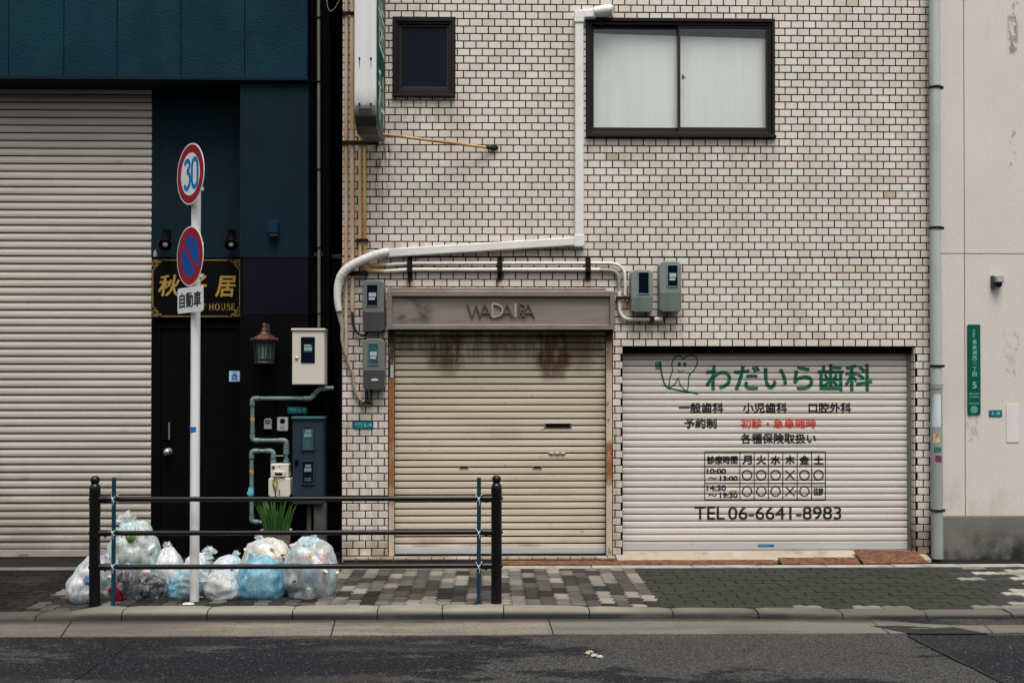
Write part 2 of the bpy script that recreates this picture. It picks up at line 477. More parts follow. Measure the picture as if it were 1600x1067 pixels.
M['iron'] = mat('dark_rusty_iron', (.013, .009, .007), .8, 0, spec=.15, var=.4, vscale=20, stains=[((.12, .042, .011), 30, (1, 1, 1), .58, .72, .8)])
M['whitepipe'] = mat('white_plastic_cover', (.66, .645, .62), .4, var=.07, vscale=4, stains=[((.40, .36, .30), 5, (1, 1, 1), .55, .8, .4)])
M['conduit'] = mat('yellowed_steel_conduit', (.54, .42, .29), .5, var=.15, vscale=3, stretch=(1, 1, .3), stains=[((.40, .155, .040), 1.7, (1, 1, .3), .43, .58, .9), ((.18, .06, .015), 9, (1, 1, .6), .62, .75, .85)])
M['conduityellow'] = mat('ochre_steel_conduit', (.50, .35, .14), .5, var=.15, vscale=3, stretch=(1, 1, .3), stains=[((.34, .14, .03), 2.0, (1, 1, .4), .47, .62, .85)])
M['whiteconduit'] = mat('cream_conduit', (.62, .585, .53), .42, var=.08, vscale=4, stains=[((.30, .14, .05), 4, (.4, 1, 1), .6, .72, .7)])
M['greyflex'] = mat('grey_flexible_conduit', (.26, .26, .24), .5, var=.15, vscale=15)
M['cable'] = mat('black_cable', (.012, .012, .012), .5, var=.2)
M['tancable'] = mat('tan_cable', (.30, .24, .17), .6, var=.2)
M['meter'] = mat('grey_green_plastic', (.128, .143, .132), .48, var=.08, vscale=6, stains=[((.09, .10, .09), 5, (1, 1, .5), .5, .8, .4)])
M['metergreen'] = mat('pale_grey_green_plastic', (.172, .205, .190), .48, var=.08, vscale=6, stains=[((.12, .14, .13), 6, (1, 1, .4), .5, .8, .5)])
M['metercover'] = mat('charcoal_plastic', (.040, .042, .042), .55, var=.2, vscale=8)
M['metercovergreen'] = mat('dull_green_plastic', (.10, .13, .115), .55, var=.25, vscale=9)
M['darkglass'] = mat('dark_glass', (.004, .006, .014), .08, spec=.10, var=0)
M['dimlabel'] = mat('teal_grey_meter_label', (.17, .23, .235), .5, var=.2, vscale=30)
M['glasslabel'] = mat('white_meter_label', (.36, .42, .41), .4, var=.15, vscale=30)
M['tealglow'] = mat('teal_meter_face', (.03, .085, .10), .3, var=.3, vscale=20)
M['signbox'] = None
t = NT('weathered_sign_metal'); t.set(.42, .55, .5)
c = t.mix(t.ramp(t.noise(2.0, (.35, 1, 3), 5), .3, .7), (.255, .218, .188), (.34, .30, .265))
a, b = P(615, 505), P(672, 466)
c = t.mix(t.math('MULTIPLY', t.zone(a.x, b.x, a.z, b.z, .06), t.ramp(t.noise(4, (1, 1, 1.5), 5), .42, .62)), c, (.06, .06, .062))
c = t.mix(t.ramp(t.noise(90, (.04, 1, 1.5), 3), .45, .75, 0, .35), c, (.12, .10, .085))
t.base(c); M['signbox'] = t.m
M['signframe'] = mat('dull_frame_metal', (.25, .215, .185), .45, .45, var=.12, vscale=4, stains=[((.10, .06, .035), 4, (.4, 1, 2), .56, .75, .6)])
M['rustletter'] = mat('rusted_letter_metal', (.135, .082, .062), .5, .4, var=.3, vscale=30)
M['brightletter'] = mat('bright_letter_metal', (.55, .50, .46), .35, .6, var=.15, vscale=30)
M['winframe'] = mat('dark_bronze_aluminium', (.009, .0075, .0075), .45, .1, .2, var=.2, vscale=4, stretch=(.3, 1, 1))
M['winsash'] = mat('brown_bronze_aluminium', (.020, .015, .014), .45, .15, .25, var=.15, vscale=4)
M['room'] = mat('dark_room', (.03, .035, .036), .9, var=0)
M['curtain'] = mat('pale_green_curtain', (.76, .755, .74), .9, spec=.1, var=.07, vscale=1.2, stretch=(3, 1, .5), stains=[((.68, .69, .68), 60, (1, 1, .02), .4, .7, .3)])
def glass(name, tint, fac, rough=.03):
    t = NT(name); tr = t.n.new('ShaderNodeBsdfTransparent'); tr.inputs[0].default_value = (*tint, 1)
    gl = t.n.new('ShaderNodeBsdfGlossy'); gl.inputs['Roughness'].default_value = rough
    mx = t.n.new('ShaderNodeMixShader'); lw = t.n.new('ShaderNodeFresnel'); g = t.n.new('ShaderNodeNewGeometry')
    t.link(t.math('MULTIPLY_ADD', g.outputs['Backfacing'], 1 / 1.5 - 1.5, 1.5), lw.inputs['IOR'])
    t.link(t.math('MULTIPLY_ADD', lw.outputs[0], 1.0, fac), mx.inputs[0])
    t.link(tr.outputs[0], mx.inputs[1]); t.link(gl.outputs[0], mx.inputs[2]); t.link(mx.outputs[0], t.out.inputs['Surface'])
    return t.m
M['glass'] = glass('window_glass', (.955, .975, .965), .0)
M['lampglass'] = mat('teal_lantern_glass', (.07, .17, .155), .25, var=.25, vscale=12)
M['green'] = mat('dark_green_sign_enamel', (.002, .080, .052), .45, spec=.15, var=.1, vscale=5)
M['teal'] = mat('teal_plate_enamel', (.004, .13, .16), .45, spec=.15, var=.1, vscale=10)
M['tealtext'] = mat('pale_teal_lettering', (.20, .50, .46), .5, var=0)
M['whitetext'] = mat('white_lettering', (.62, .66, .62), .5, var=0)
def worn_paint(name, col, lo=.70):
    t = NT(name); t.set(.55, 0, .25); t.base(t.mix(t.ramp(t.noise(50), .3, .7), col, tuple(min(1, q * 1.6 + .006) for q in col)))
    tr = t.n.new('ShaderNodeBsdfTransparent'); mx = t.n.new('ShaderNodeMixShader')
    w = t.math('MAXIMUM', t.ramp(t.noise(75, (.5, 1, 1.6), 6, .7), lo, lo + .05), t.ramp(t.noise(8, (1, 1, 1), 5, .6), .60, .78, 0, .45))
    t.link(w, mx.inputs[0]); t.link(t.b.outputs[0], mx.inputs[1]); t.link(tr.outputs[0], mx.inputs[2]); t.link(mx.outputs[0], t.out.inputs['Surface'])
    return t.m
M['ink'] = mat('black_sign_paint', (.012, .012, .012), .5, var=.15, vscale=40)
M['wornink'] = worn_paint('worn_black_sign_paint', (.012, .012, .012))
M['redink'] = worn_paint('faded_red_sign_paint', (.40, .06, .05), .60)
M['greenink'] = worn_paint('worn_green_sign_paint', (.006, .080, .046))
M['ochre'] = mat('ochre_tape_mark', (.38, .24, .08), .6, var=.1)
M['bluelabel'] = mat('blue_label', (.01, .10, .24), .4, var=.05)
M['gold'] = mat('gold_paint', (.44, .29, .07), .35, .35, var=.15, vscale=30)
M['golddim'] = mat('dull_gold_paint', (.34, .22, .055), .45, .2, var=.2, vscale=30)
M['copper'] = mat('aged_copper', (.105, .055, .036), .42, .5, var=.25, vscale=25)
M['copperdark'] = mat('dark_copper_frame', (.050, .034, .030), .45, .4, var=.25, vscale=25)
M['creambox'] = mat('cream_box_paint', (.54, .51, .44), .42, var=.05, vscale=3)
M['bluebox'] = mat('slate_blue_box_paint', (.018, .030, .044), .5, spec=.15, var=.15, vscale=3, bump=.06)
M['boxcap'] = mat('teal_cap_paint', (.035, .10, .11), .45, var=.15)
M['gaspipe'] = mat('pale_teal_pipe_paint', (.115, .175, .18), .42, var=.2, vscale=9, stains=[((.30, .32, .31), 10, (1, 1, 1), .58, .75, .6), ((.05, .05, .05), 14, (1, 1, 1), .66, .8, .6)])
M['gasjoint'] = mat('dark_joint_paint', (.045, .065, .07), .5, var=.3, vscale=20)
M['valve'] = mat('light_blue_valve_paint', (.10, .34, .42), .4, var=.1)
M['yellowtape'] = mat('yellow_pipe_tape', (.55, .36, .02), .5, var=.1)
M['gasmeter'] = mat('ivory_meter_paint', (.53, .51, .45), .4, var=.06, vscale=8, stains=[((.30, .26, .2), 12, (1, 1, .5), .6, .8, .4)])
M['intercom'] = mat('silver_grey_plastic', (.36, .38, .38), .38, var=.06, vscale=10)
M['keybox'] = mat('beige_grey_metal', (.33, .31, .28), .38, .3, var=.1, vscale=20)
M['steel'] = mat('brushed_steel', (.5, .5, .5), .25, .8, var=.1)
M['bulb'] = mat('white_lamp_face', (.85, .85, .88), .25, var=.03)
M['bluesensor'] = mat('deep_blue_plastic', (.002, .020, .055), .5, spec=.12, var=.1)
M['leaf'] = mat('fresh_green_leaf', (.035, .105, .020), .42, var=.35, vscale=9, stretch=(1, 1, .4), stains=[((.10, .16, .03), 6, (1, 1, 1), .55, .75, .5)])
M['pot'] = mat('white_pot_plastic', (.62, .61, .60), .4, var=.06, vscale=8)
M['soil'] = mat('potting_soil', (.03, .022, .016), .9, var=.4, vscale=40, bump=.6)
M['polewhite'] = mat('white_pole_paint', (.68, .67, .67), .38, var=.06, vscale=5, stretch=(1, 1, .3), stains=[((.36, .33, .30), 7, (1, 1, .35), .6, .8, .5)])
M['bandblue'] = mat('blue_band_tape', (.012, .13, .42), .4, var=.08)
M['signred'] = mat('sign_red_sheeting', (.26, .004, .018), .45, spec=.12, var=.06, vscale=8)
M['signblue'] = mat('sign_blue_sheeting', (.001, .055, .30), .45, spec=.12, var=.06, vscale=8)
M['digitblue'] = mat('digit_blue_sheeting', (.001, .15, .40), .45, spec=.12, var=.04)
M['signwhite'] = mat('sign_white_sheeting', (.66, .69, .70), .35, var=.04, vscale=6)
M['signback'] = mat('sign_grey_back', (.30, .30, .31), .4, .5, var=.08)
M['railblack'] = mat('black_rail_enamel', (.0035, .0035, .004), .34, spec=.3, var=.25, vscale=8, bump=.05, bscale=150, stains=[((.035, .033, .03), 9, (1, 1, 1), .6, .85, .35)])
M['stake'] = mat('dark_teal_stake_plastic', (.004, .034, .056), .42, var=.15, vscale=6)
M['tie'] = mat('white_twine', (.55, .62, .66), .6, var=.1)
M['rustplate'] = mat('rusted_steel_plate', (.135, .062, .036), .85, 0, spec=.1, var=.4, vscale=20, bump=.9, bscale=55, stains=[((.22, .125, .08), 42, (1, 1, 1), .5, .66, .6), ((.20, .11, .065), 9, (1, 1, 1), .5, .68, .6), ((.040, .022, .015), 24, (1, 1, 1), .52, .64, .85)])
M['apron'] = mat('tan_concrete', (.34, .29, .225), .75, var=.15, vscale=4, bump=.25, stains=[((.15, .075, .03), 3, (1, 1, 1), .56, .7, .6), ((.10, .085, .065), 6, (1, 1, 1), .5, .75, .5)])
t = NT('pale_concrete_edging'); t.set(.85, 0, .2)
c = t.mix(t.ramp(t.noise(4), .3, .7), (.26, .245, .215), (.34, .32, .285))
qx = t.xyz()
c = t.mix(t.ramp(qx[0], -2.6, -1.0, .75, 0), c, (.075, .07, .06))
c = t.mix(t.ramp(t.noise(5, (1, 1, 1), 6), .48, .7, 0, .6), c, (.08, .072, .062))
t.base(c); t.bump(t.noise(90), .25, .006); M['edging'] = t.m
M['forecourt'] = mat('dark_concrete', (.014, .013, .0125), .8, spec=.1, var=.3, vscale=3, bump=.2)  # very dark concrete strip along the foot of the buildings
M['step'] = mat('step_riser_dark', (.05, .042, .036), .7, var=.3, vscale=8)  # dark riser below the cream step tiles

# ================================================================ the ground
XK = [P(q, 960, -2.15).x for q in (-60, 90, 150, 800, 1060, 1420, 1700)]
DROP = [.040, .034, .0, .0, .024, .044, .046]
def drop(x):
    if x <= XK[0]: return DROP[0]
    for a, b, u, v in zip(XK, XK[1:], DROP, DROP[1:]):
        if x <= b:
            s = (x - a) / (b - a); s = s * s * (3 - 2 * s); return u + (v - u) * s
    return DROP[-1]
KB = -1.98          # back edge of the kerb
def zs(x, y):
    s = min(1, max(0, (-.45 - y) / (-.45 - KB)))
    return -drop(x) * s
XL, XR = -9.0, 9.0

# asphalt
t = NT('worn_asphalt'); t.set(.8, 0, .2)
big = t.noise(.9, (.55, 1.2, 1), 8, .68, .5)
mid = t.noise(4.5, (.55, 1.1, 1), 7, .72)
qx = t.xyz()
side = t.ramp(qx[0], -1.2, .8, .085, .012)          # more of the left of the lane is old dark binder
wet = t.ramp(t.math('ADD', t.math('ADD', t.math('MULTIPLY', big, .58), t.math('MULTIPLY', mid, .42)), side), .515, .565)
spk = t.voronoi(110, 'F1', 'Color')
sp = t.n.new('ShaderNodeSeparateColor'); t.link(spk, sp.inputs[0])
dry = t.mix(t.ramp(sp.outputs[0], 0, 1, 0, 1), (.016, .0158, .0152), (.066, .065, .062))
dark = t.mix(t.ramp(sp.outputs[0], .2, 1, 0, 1), (.0018, .0022, .0042), (.0135, .0155, .0205))
c = t.mix(wet, dry, dark)
c = t.mix(t.ramp(sp.outputs[1], .955, .985, 0, .38), c, (.20, .19, .18))
c = t.mix(t.ramp(t.noise(1.4, (.4, 1.6, 1), 5), .55, .72, 0, .35), c, (.075, .066, .055))
t.base(c)
t.link(t.ramp(wet, 0, 1, .85, .68), t.b.inputs['Roughness'])
t.bump(t.voronoi(110), .9, .008)
M['asphalt'] = t.m
t = NT('dark_patch_asphalt'); t.set(.8, 0, .15)
spk = t.voronoi(110, 'F1', 'Color'); sp = t.n.new('ShaderNodeSeparateColor'); t.link(spk, sp.inputs[0])
c = t.mix(t.ramp(sp.outputs[0], 0, 1), (.005, .0065, .0068), (.025, .029, .028))
c = t.mix(t.ramp(t.noise(1.6, (.6, 1.2, 1), 6, .65), .42, .58, 0, .8), c, (.008, .009, .014))
c = t.mix(t.ramp(sp.outputs[1], .95, .98, 0, .6), c, (.17, .17, .16))
t.base(c); t.bump(t.voronoi(110), .9, .008); M['patch'] = t.m
M['tar'] = mat('tar_seam', (.005, .005, .006), .6, var=.2)
t = NT('gutter_concrete'); t.set(.72, 0, .4)
c = t.mix(t.ramp(t.noise(1.8, (.5, 2.5, 1), 5), .3, .7), (.150, .131, .107), (.225, .193, .155))
qx = t.xyz()
c = t.mix(t.ramp(qx[0], -2.9, -1.6, .62, 0), c, (.075, .068, .058))
c = t.mix(t.ramp(qx[0], .38, .42, 0, .75), c, (.120, .117, .10))
c = t.mix(t.ramp(t.noise(2.4, (.45, 3, 1), 6, .65), .46, .62, 0, .6), c, (.075, .064, .053))
c = t.mix(t.ramp(t.noise(7, (.4, 2, 1), 7, .7), .52, .62, 0, .5), c, (.12, .10, .085))
c = t.mix(t.ramp(t.noise(70, (1, 1, 1), 4, .7), .48, .62, 0, .65), c, (.055, .05, .043))
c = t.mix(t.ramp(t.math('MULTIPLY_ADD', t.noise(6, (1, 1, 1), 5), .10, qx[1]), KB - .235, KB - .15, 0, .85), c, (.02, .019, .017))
c = t.mix(t.math('MULTIPLY', t.ramp(t.math('MULTIPLY_ADD', t.noise(9, (1, 1, 1), 6, .7), .16, qx[1]), -2.60, -2.54, .85, 0), 1.0), c, (.035, .034, .032))
t.base(c); t.bump(t.noise(70), .6, .008); M['gutter'] = t.m
t = NT('kerb_concrete'); t.set(.75, 0, .35)
c = t.mix(t.ramp(t.noise(2.5, (.6, 1, 1), 5), .3, .7), (.175, .162, .138), (.245, .228, .197))
qx = t.xyz()
grime_shade = t.math('MULTIPLY', t.ramp(t.math('ADD', qx[2], t.ramp(qx[0], 1.6, 3.2, 0, .022)), -.050, -.026, 1, 0), t.ramp(t.noise(7, (.5, 1, 1.5), 5), .12, .34))  # shadow band painted together with grime on the kerb's lower face
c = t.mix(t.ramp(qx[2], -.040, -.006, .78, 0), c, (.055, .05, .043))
c = t.mix(grime_shade, c, (.016, .015, .014))
c = t.mix(t.ramp(t.noise(160, (1, 1, 1), 2), .6, .8, 0, .4), c, (.09, .08, .07))
c = t.mix(t.ramp(qx[0], -4.2, -1.6, .75, 0), c, (.060, .056, .048))
c = t.mix(t.ramp(t.noise(4, (.4, 1, 2), 5), .55, .75, 0, .5), c, (.085, .075, .06))
t.base(c); t.bump(t.noise(110), .35, .006); M['kerb'] = t.m
t = NT('concrete_paver'); t.set(.85, 0, .18)
c = t.mix(t.ramp(t.noise(3.0, (1, 1, 1), 5, .6), .45, .72, 0, .55), t.attr(), (.030, .027, .023))
c = t.mix(t.ramp(t.noise(140, (1, 1, 1), 2), .55, .8, 0, .3), c, (.02, .02, .018))
t.base(c); t.bump(t.noise(120), .4, .006); M['paver'] = t.m
M['grout'] = mat('dark_paver_joint', (.012, .011, .010), .9, var=.3, vscale=20)

mb = MB(); mb.box(-60, 60, -60, 12, -.5, -.088); tag(mb.build('road', M['asphalt']), kind='structure')
# dark resurfaced patch at the right with its tar seam
p0, p1 = G(1418, 993, -.084), G(1600, 1082, -.084)
q = []
for i in range(40):
    s = i / 39; q.append((p0.x + (p1.x - p0.x) * s + .018 * noise.noise((s * 9, 0, 3)), p0.y + (p1.y - p0.y) * s + .018 * noise.noise((s * 9, 5, 3))))
mb = MB(); poly = q + [(p1.x + 6, p1.y), (p1.x + 6, p0.y)]
mb.add([(x, y, -.084) for x, y in poly], [tuple(range(len(poly)))]); tag(mb.build('road_patch', M['patch']), kind='structure')
def seam(pts, w, z, name):
    vs, fs = ribbon(pts, w); m = MB(); m.add([(x, y, z) for x, y in vs], [f[::-1] for f in fs]); o = m.build(name, M['tar'])
    for p in o.data.polygons:
        pass
    o.data.flip_normals() if o.data.polygons[0].normal.z < 0 else None
    return tag(o, kind='structure')
seam(q, [.022 + .012 * noise.noise((i * .8, 1, 1)) for i in range(40)], -.080, 'road_seam')
a0, a1 = G(208, 1000, -.08), G(86, 1080, -.08)
q2 = [(a0.x + (a1.x - a0.x) * s / 29 + .05 * noise.noise((s * .35, 2, 8)), a0.y + (a1.y - a0.y) * s / 29) for s in range(30)]
seam(q2, [.010 + .008 * noise.noise((i * .7, 4, 1)) for i in range(30)], -.083, 'road_crack')

# gutter: slabs with slanted joints
gj = [(-60, -60), (112, 86), (524, 514), (857, 866), (1357, 1397), (1530, 1560), (1750, 1750)]
mb = MB(); YG0, YG1, ZG = KB - .158, -2.69, -.074
g_a, g_b = G(90, 994, ZG - .006), G(1390, 988.5, ZG - .006)
yg1 = lambda x: g_a.y + (g_b.y - g_a.y) * (x - g_a.x) / (g_b.x - g_a.x)
zg = lambda x: ZG - .020 * min(1, max(0, (x - 1.4) / 2.0))
for (a, b), (c_, d) in zip(gj, gj[1:]):
    xa, xb = P(a, 975, YG0).x + .005, P(b, 992, YG1).x + .005
    xc, xd = P(c_, 975, YG0).x - .005, P(d, 992, YG1).x - .005
    n = 8
    for i in range(n):
        s0, s1 = i / n, (i + 1) / n
        A = (xa + (xc - xa) * s0, YG0); B = (xa + (xc - xa) * s1, YG0); C_ = (xb + (xd - xb) * s1, YG1); D = (xb + (xd - xb) * s0, YG1)
        D, C_ = (D[0], yg1(D[0])), (C_[0], yg1(C_[0]))
        mb.add([(*D, ZG - .006), (*C_, ZG - .006), (*B, zg(B[0])), (*A, zg(A[0])), (*D, -.2), (*C_, -.2)], [(0, 1, 2, 3), (4, 5, 1, 0)])
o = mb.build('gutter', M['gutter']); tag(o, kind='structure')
mb = MB(); mb.box(XL, XR, -2.60, YG0, -.3, -.0985); tag(mb.build('gutter_bed', M['grout']), kind='structure')

# kerb stones
jx = [-420, -290, -160, -60, 57, 192, 325, 458, 590, 691, 787, 921, 1051, 1184, 1315, 1446, 1579, 1712, 1850]
prof = [(KB, -.30), (KB, 0), (KB - .10, -.001), (KB - .128, -.004), (KB - .143, -.011), (KB - .151, -.024), (KB - .154, -.040), (KB - .160, -.125), (KB - .160, -.30)]
mb = MB()
for a, b in zip(jx, jx[1:]):
    x0, x1 = P(a, 955, -2.1).x + .004, P(b, 955, -2.1).x - .004
    n = 8; sh = rnd.uniform(-.003, .003)
    vs = []
    for i in range(n + 1):
        x = x0 + (x1 - x0) * i / n
        e = .006 if i in (0, n) else 0
        for (y, z) in prof: vs.append((x, y + e * (1 if z < 0 else 0), z - drop(x) * (1 if z > -.1 else .2) - e * (1 if z > -.1 else 0) + sh))
    k = len(prof)
    fs = [(i * k + j, (i + 1) * k + j, (i + 1) * k + j + 1, i * k + j + 1) for i in range(n) for j in range(k - 1)]
    mb.add(vs, fs, 0, False); mb.add(vs[:k], [tuple(range(k))]); mb.add(vs[-k:], [tuple(range(k - 1, -1, -1))])
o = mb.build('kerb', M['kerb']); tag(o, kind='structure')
for p in o.data.polygons: pass
bm = bmesh.new(); bm.from_mesh(o.data); bmesh.ops.recalc_face_normals(bm, faces=bm.faces); bm.to_mesh(o.data); bm.free()

# pavers: toothed edges along two sides
def zig(L, n, amp):
    out = []
    for i in range(n):
        a = L * i / n
        out += [(a + L / n * .18, 0), (a + L / n * .42, amp), (a + L / n * .68, amp), (a + L / n * .92, 0)]
    return out
def paver(mb, x, y, w, l, along_y, col, gap=.0045, amp=.019):
    """lower-left corner x,y; toothed long edges run along y (or along x)"""
    z_ = zig(l, 2, amp)
    left = [(gap, gap)] + [(gap + (o if True else 0), min(max(a, gap), l - gap)) for a, o in z_] + [(gap, l - gap)]
    right = [(w - gap + o, a) for (o, a) in left]
    right = [(w - gap + (o - gap), a) for (o, a) in left]
    poly = left[::-1] + right          # down the left, up the right
    if not along_y: poly = [(b, a) for a, b in poly][::-1]
    vs = []
    h = rnd.uniform(-.0015, .0015)
    tx, ty = rnd.uniform(-.004, .004), rnd.uniform(-.004, .004)
    cx = sum(p[0] for p in poly) / len(poly); cy = sum(p[1] for p in poly) / len(poly)
    for a, b in poly:
        X, Y = x + a, y + b
        if Y < KB + .004: Y = KB + .004
        if Y > -.425: Y = -.425
        vs.append((X, Y, zs(X, Y) + h + tx * (a - cx) + ty * (b - cy)))
    n = len(vs)
    lowv = [(a, b, c_ - .02) for a, b, c_ in vs]
    mb.add(vs + lowv, [tuple(range(n))] + [(i, i + n, (i + 1) % n + n, (i + 1) % n) for i in range(n)], 0, False, col)
XB0 = G(592, 890).x - 2.55         # left edge of the mixed paving
XB1 = G(992, 890).x                # right edge of the mixed paving
mb = MB()
W, L = .1125, .225
nx = int((XB1 - XB0) / W)
cols = [(.215, .195, .165), (.155, .141, .122), (.105, .098, .087), (.062, .058, .052), (.068, .057, .046), (.030, .028, .026), (.018, .017, .0155)]
for i in range(nx):
    x = XB1 - (i + 1) * W
    y = -.42 - (L / 2 if i % 2 else 0)
    if i % 2: y0 = -.42
    k = 0
    yy = -.42 + (L / 2 if i % 2 else 0)
    while yy > KB:
        yy -= L
        shade = noise.noise((x * .9, yy * 1.2, 4))
        wts = [4, 4, 3, 2, 1.2, 1.3, .5]
        if x < G(640, 920).x: wts = [2.5, 3, 3, 2.5, 1.5, 2.5, 1.5]
        if x < G(500, 920).x: wts = [.3, .5, 1, 2, 1, 4, 5]
        if shade < -.15: wts = [w * q for w, q in zip(wts, (.4, .5, .8, 1.2, 1.3, 2, 2))]
        c = rnd.choices(cols, wts)[0]; f = rnd.uniform(.85, 1.12)
        if yy + L > KB + .03 and yy < -.45: paver(mb, x, yy, W, L, True, tuple(q * f for q in c))
def brick_region(x0, x1, base, var, pale=None, edgepale=.35):
    row = 0; y = -.42
    while y > KB:
        y -= W
        x = x0 - (L / 2 if row % 2 else 0) - .02
        while x < x1:
            f = rnd.uniform(1 - var, 1 + var); c = tuple(q * f for q in base)
            if pale and pale(x + L / 2, y): g_ = rnd.uniform(.75, 1.1); c = tuple(q * g_ for q in rnd.choice([(.30, .28, .25), (.22, .20, .175), (.035, .036, .038)]))
            elif y < KB + W * .4 and rnd.random() < edgepale: g_ = rnd.uniform(.6, 1.2); c = tuple(q * g_ for q in (.17, .155, .135))
            xa = max(x, x0)
            if x + L > x0 + .05 and y + W > KB + .03: paver(mb, xa, y, W, min(L, x + L - xa), False, c)
            x += L
        row += 1
s0, s1 = G(1478, 890), G(1585, 932)
pale = lambda x, y: x > s0.x + (s0.y - y) / (s0.y - s1.y) * (s1.x - s0.x) and rnd.random() < .75
brick_region(XB1, 8.2, (.026, .0285, .023), .10, pale)
brick_region(-8.5, XB0, (.0055, .005, .0047), .25, None, .15)
o = mb.build('pavement', M['paver']); tag(o, kind='structure')
mb = MB(); nx_, ny_ = 60, 6
mb.add([(XL + (XR - XL) * i / nx_, -.43 + (KB + .43) * j / ny_, zs(XL + (XR - XL) * i / nx_, -.43 + (KB + .43) * j / ny_) - .008) for j in range(ny_ + 1) for i in range(nx_ + 1)],
       [(j * (nx_ + 1) + i, (j + 1) * (nx_ + 1) + i, (j + 1) * (nx_ + 1) + i + 1, j * (nx_ + 1) + i + 1) for j in range(ny_) for i in range(nx_)])
tag(mb.build('pavement_bed', M['grout']), kind='structure')
# edging strip, slabs 0.6 m
mb = MB(); x = XL
while x < XR:
    l = rnd.choice([.6, .6, .9]); h = rnd.uniform(-.002, .002)
    mb.box(x + .003, x + l - .003, -.42, -.30, -.1, .006 + h); x += l
tag(mb.build('edging_strip', M['edging'], bevel=.006), kind='structure')
mb = MB(); mb.box(XL, XR, -.30, 9, -.2, -.006); tag(mb.build('forecourt', M['forecourt']), kind='structure')

# ================================================================ slatted roller shutters
def shutter_profile(z, ztop, pitch, pts, Y):
    u = ((ztop - z) / pitch) % 1.0
    for (a, ya), (b, yb) in zip(pts, pts[1:]):
        if a <= u <= b:
            return Y + ya + (yb - ya) * (u - a) / max(1e-6, b - a)
    return Y + pts[-1][1]
def shutter_levels(z0, z1, pitch, pts):
    zs_ = []; k = 0
    while z1 - k * pitch > z0 - pitch:
        for u, _ in pts[:-1]: zs_.append(z1 - (k + u) * pitch)
        k += 1
    return sorted([z for z in set(zs_) if z0 < z < z1] + [z0, z1], reverse=True)
WOB = lambda x, z: .0034 * noise.noise((x * 1.1, z * 1.9, 7)) + .0012 * noise.noise((x * 3.7, z * 6, 2))
def slat_curtain(mb, X0, X1, z0, z1, pitch, pts, Y, groove):
    """one rolling curtain; faces whose profile lies in the groove get the dark groove material"""
    lv = shutter_levels(z0, z1, pitch, pts)
    n = max(2, int((X1 - X0) / .12))
    wob = WOB
    for a, b in zip(lv, lv[1:]):
        ya, yb = shutter_profile(a - 1e-5, z1, pitch, pts, Y), shutter_profile(b + 1e-5, z1, pitch, pts, Y)
        u = ((z1 - (a + b) / 2) / pitch) % 1.0
        mi = 1 if (u < groove[0] or u > groove[1]) else 0
        vs = []
        for i in range(n + 1):
            x = X0 + (X1 - X0) * i / n
            vs += [(x, ya + wob(x, a), a), (x, yb + wob(x, b), b)]
        mb.add(vs, [(2 * i + 1, 2 * i + 3, 2 * i + 2, 2 * i) for i in range(n)], mi, False)

def split_rects(x0, x1, z0, z1, holes):
    """rectangle minus holes -> rectangles"""
    out = [(x0, x1, z0, z1)]
    for (a, b, c, d) in holes:
        nxt = []
        for (p, q, r, s) in out:
            if a >= q or b <= p or c >= s or d <= r: nxt.append((p, q, r, s)); continue
            if p < a: nxt.append((p, a, r, s))
            if b < q: nxt.append((b, q, r, s))
            m0, m1 = max(p, a), min(q, b)
            if r < c: nxt.append((m0, m1, r, c))
            if d < s: nxt.append((m0, m1, d, s))
        out = nxt
    return out

# ================================================================ the tiled building
tb = thing('tiled_building', (P(990, 870).x, 0, 0), 'building clad in small cream tiles, with two roller shutters and two dark framed windows', 'building')
TX0, TX1 = P(535, 500).x, P(1452.5, 500).x
ZT = 7.2
bigwin = RC(916, 30, 1210, 213)
smallwin = RC(614, 28, 711, 150)
garage = RC(973, 542, 1430, 900); garage = (garage[0], garage[1], -.1, garage[3])
shopdoor = RC(607, 500, 957, 866)
holes = [bigwin, smallwin, garage, shopdoor]
TP, TH, JT = .1151, 11.63 / 169, .0101
ZJ = P(800, 401.5).z
mb = MB()
def tile_col():
    f = 1.08 * max(.89, min(1.07, rnd.gauss(1, .034)))
    base_ = rnd.choice([(.592, .530, .474), (.582, .524, .462), (.566, .522, .456), (.580, .530, .476), (.600, .540, .490)])
    if rnd.random() < .05: base_ = (.50, .455, .375)
    if rnd.random() < .05: base_ = (.60, .59, .55)
    if rnd.random() < .0015: base_ = (.36, .31, .24)
    return tuple(c * f for c in base_)
def put_tile(x0, x1, z0, z1):
    e, d = .0022, .006
    c = tile_col(); tl = rnd.uniform(-.0006, .0006); t2 = rnd.uniform(-.0006, .0006)
    mb.add([(x0, .004, z0), (x1, .004, z0), (x1, .004, z1), (x0, .004, z1), (x0, -d + e, z0), (x1, -d + e, z0), (x1, -d + e, z1), (x0, -d + e, z1),
            (x0 + e, -d + tl, z0 + e), (x1 - e, -d + t2, z0 + e), (x1 - e, -d + t2, z1 - e), (x0 + e, -d + tl, z1 - e)],
           [(0, 1, 5, 4), (1, 2, 6, 5), (2, 3, 7, 6), (3, 0, 4, 7), (4, 5, 9, 8), (5, 6, 10, 9), (6, 7, 11, 10), (7, 4, 8, 11), (8, 9, 10, 11)], 0, False, c)
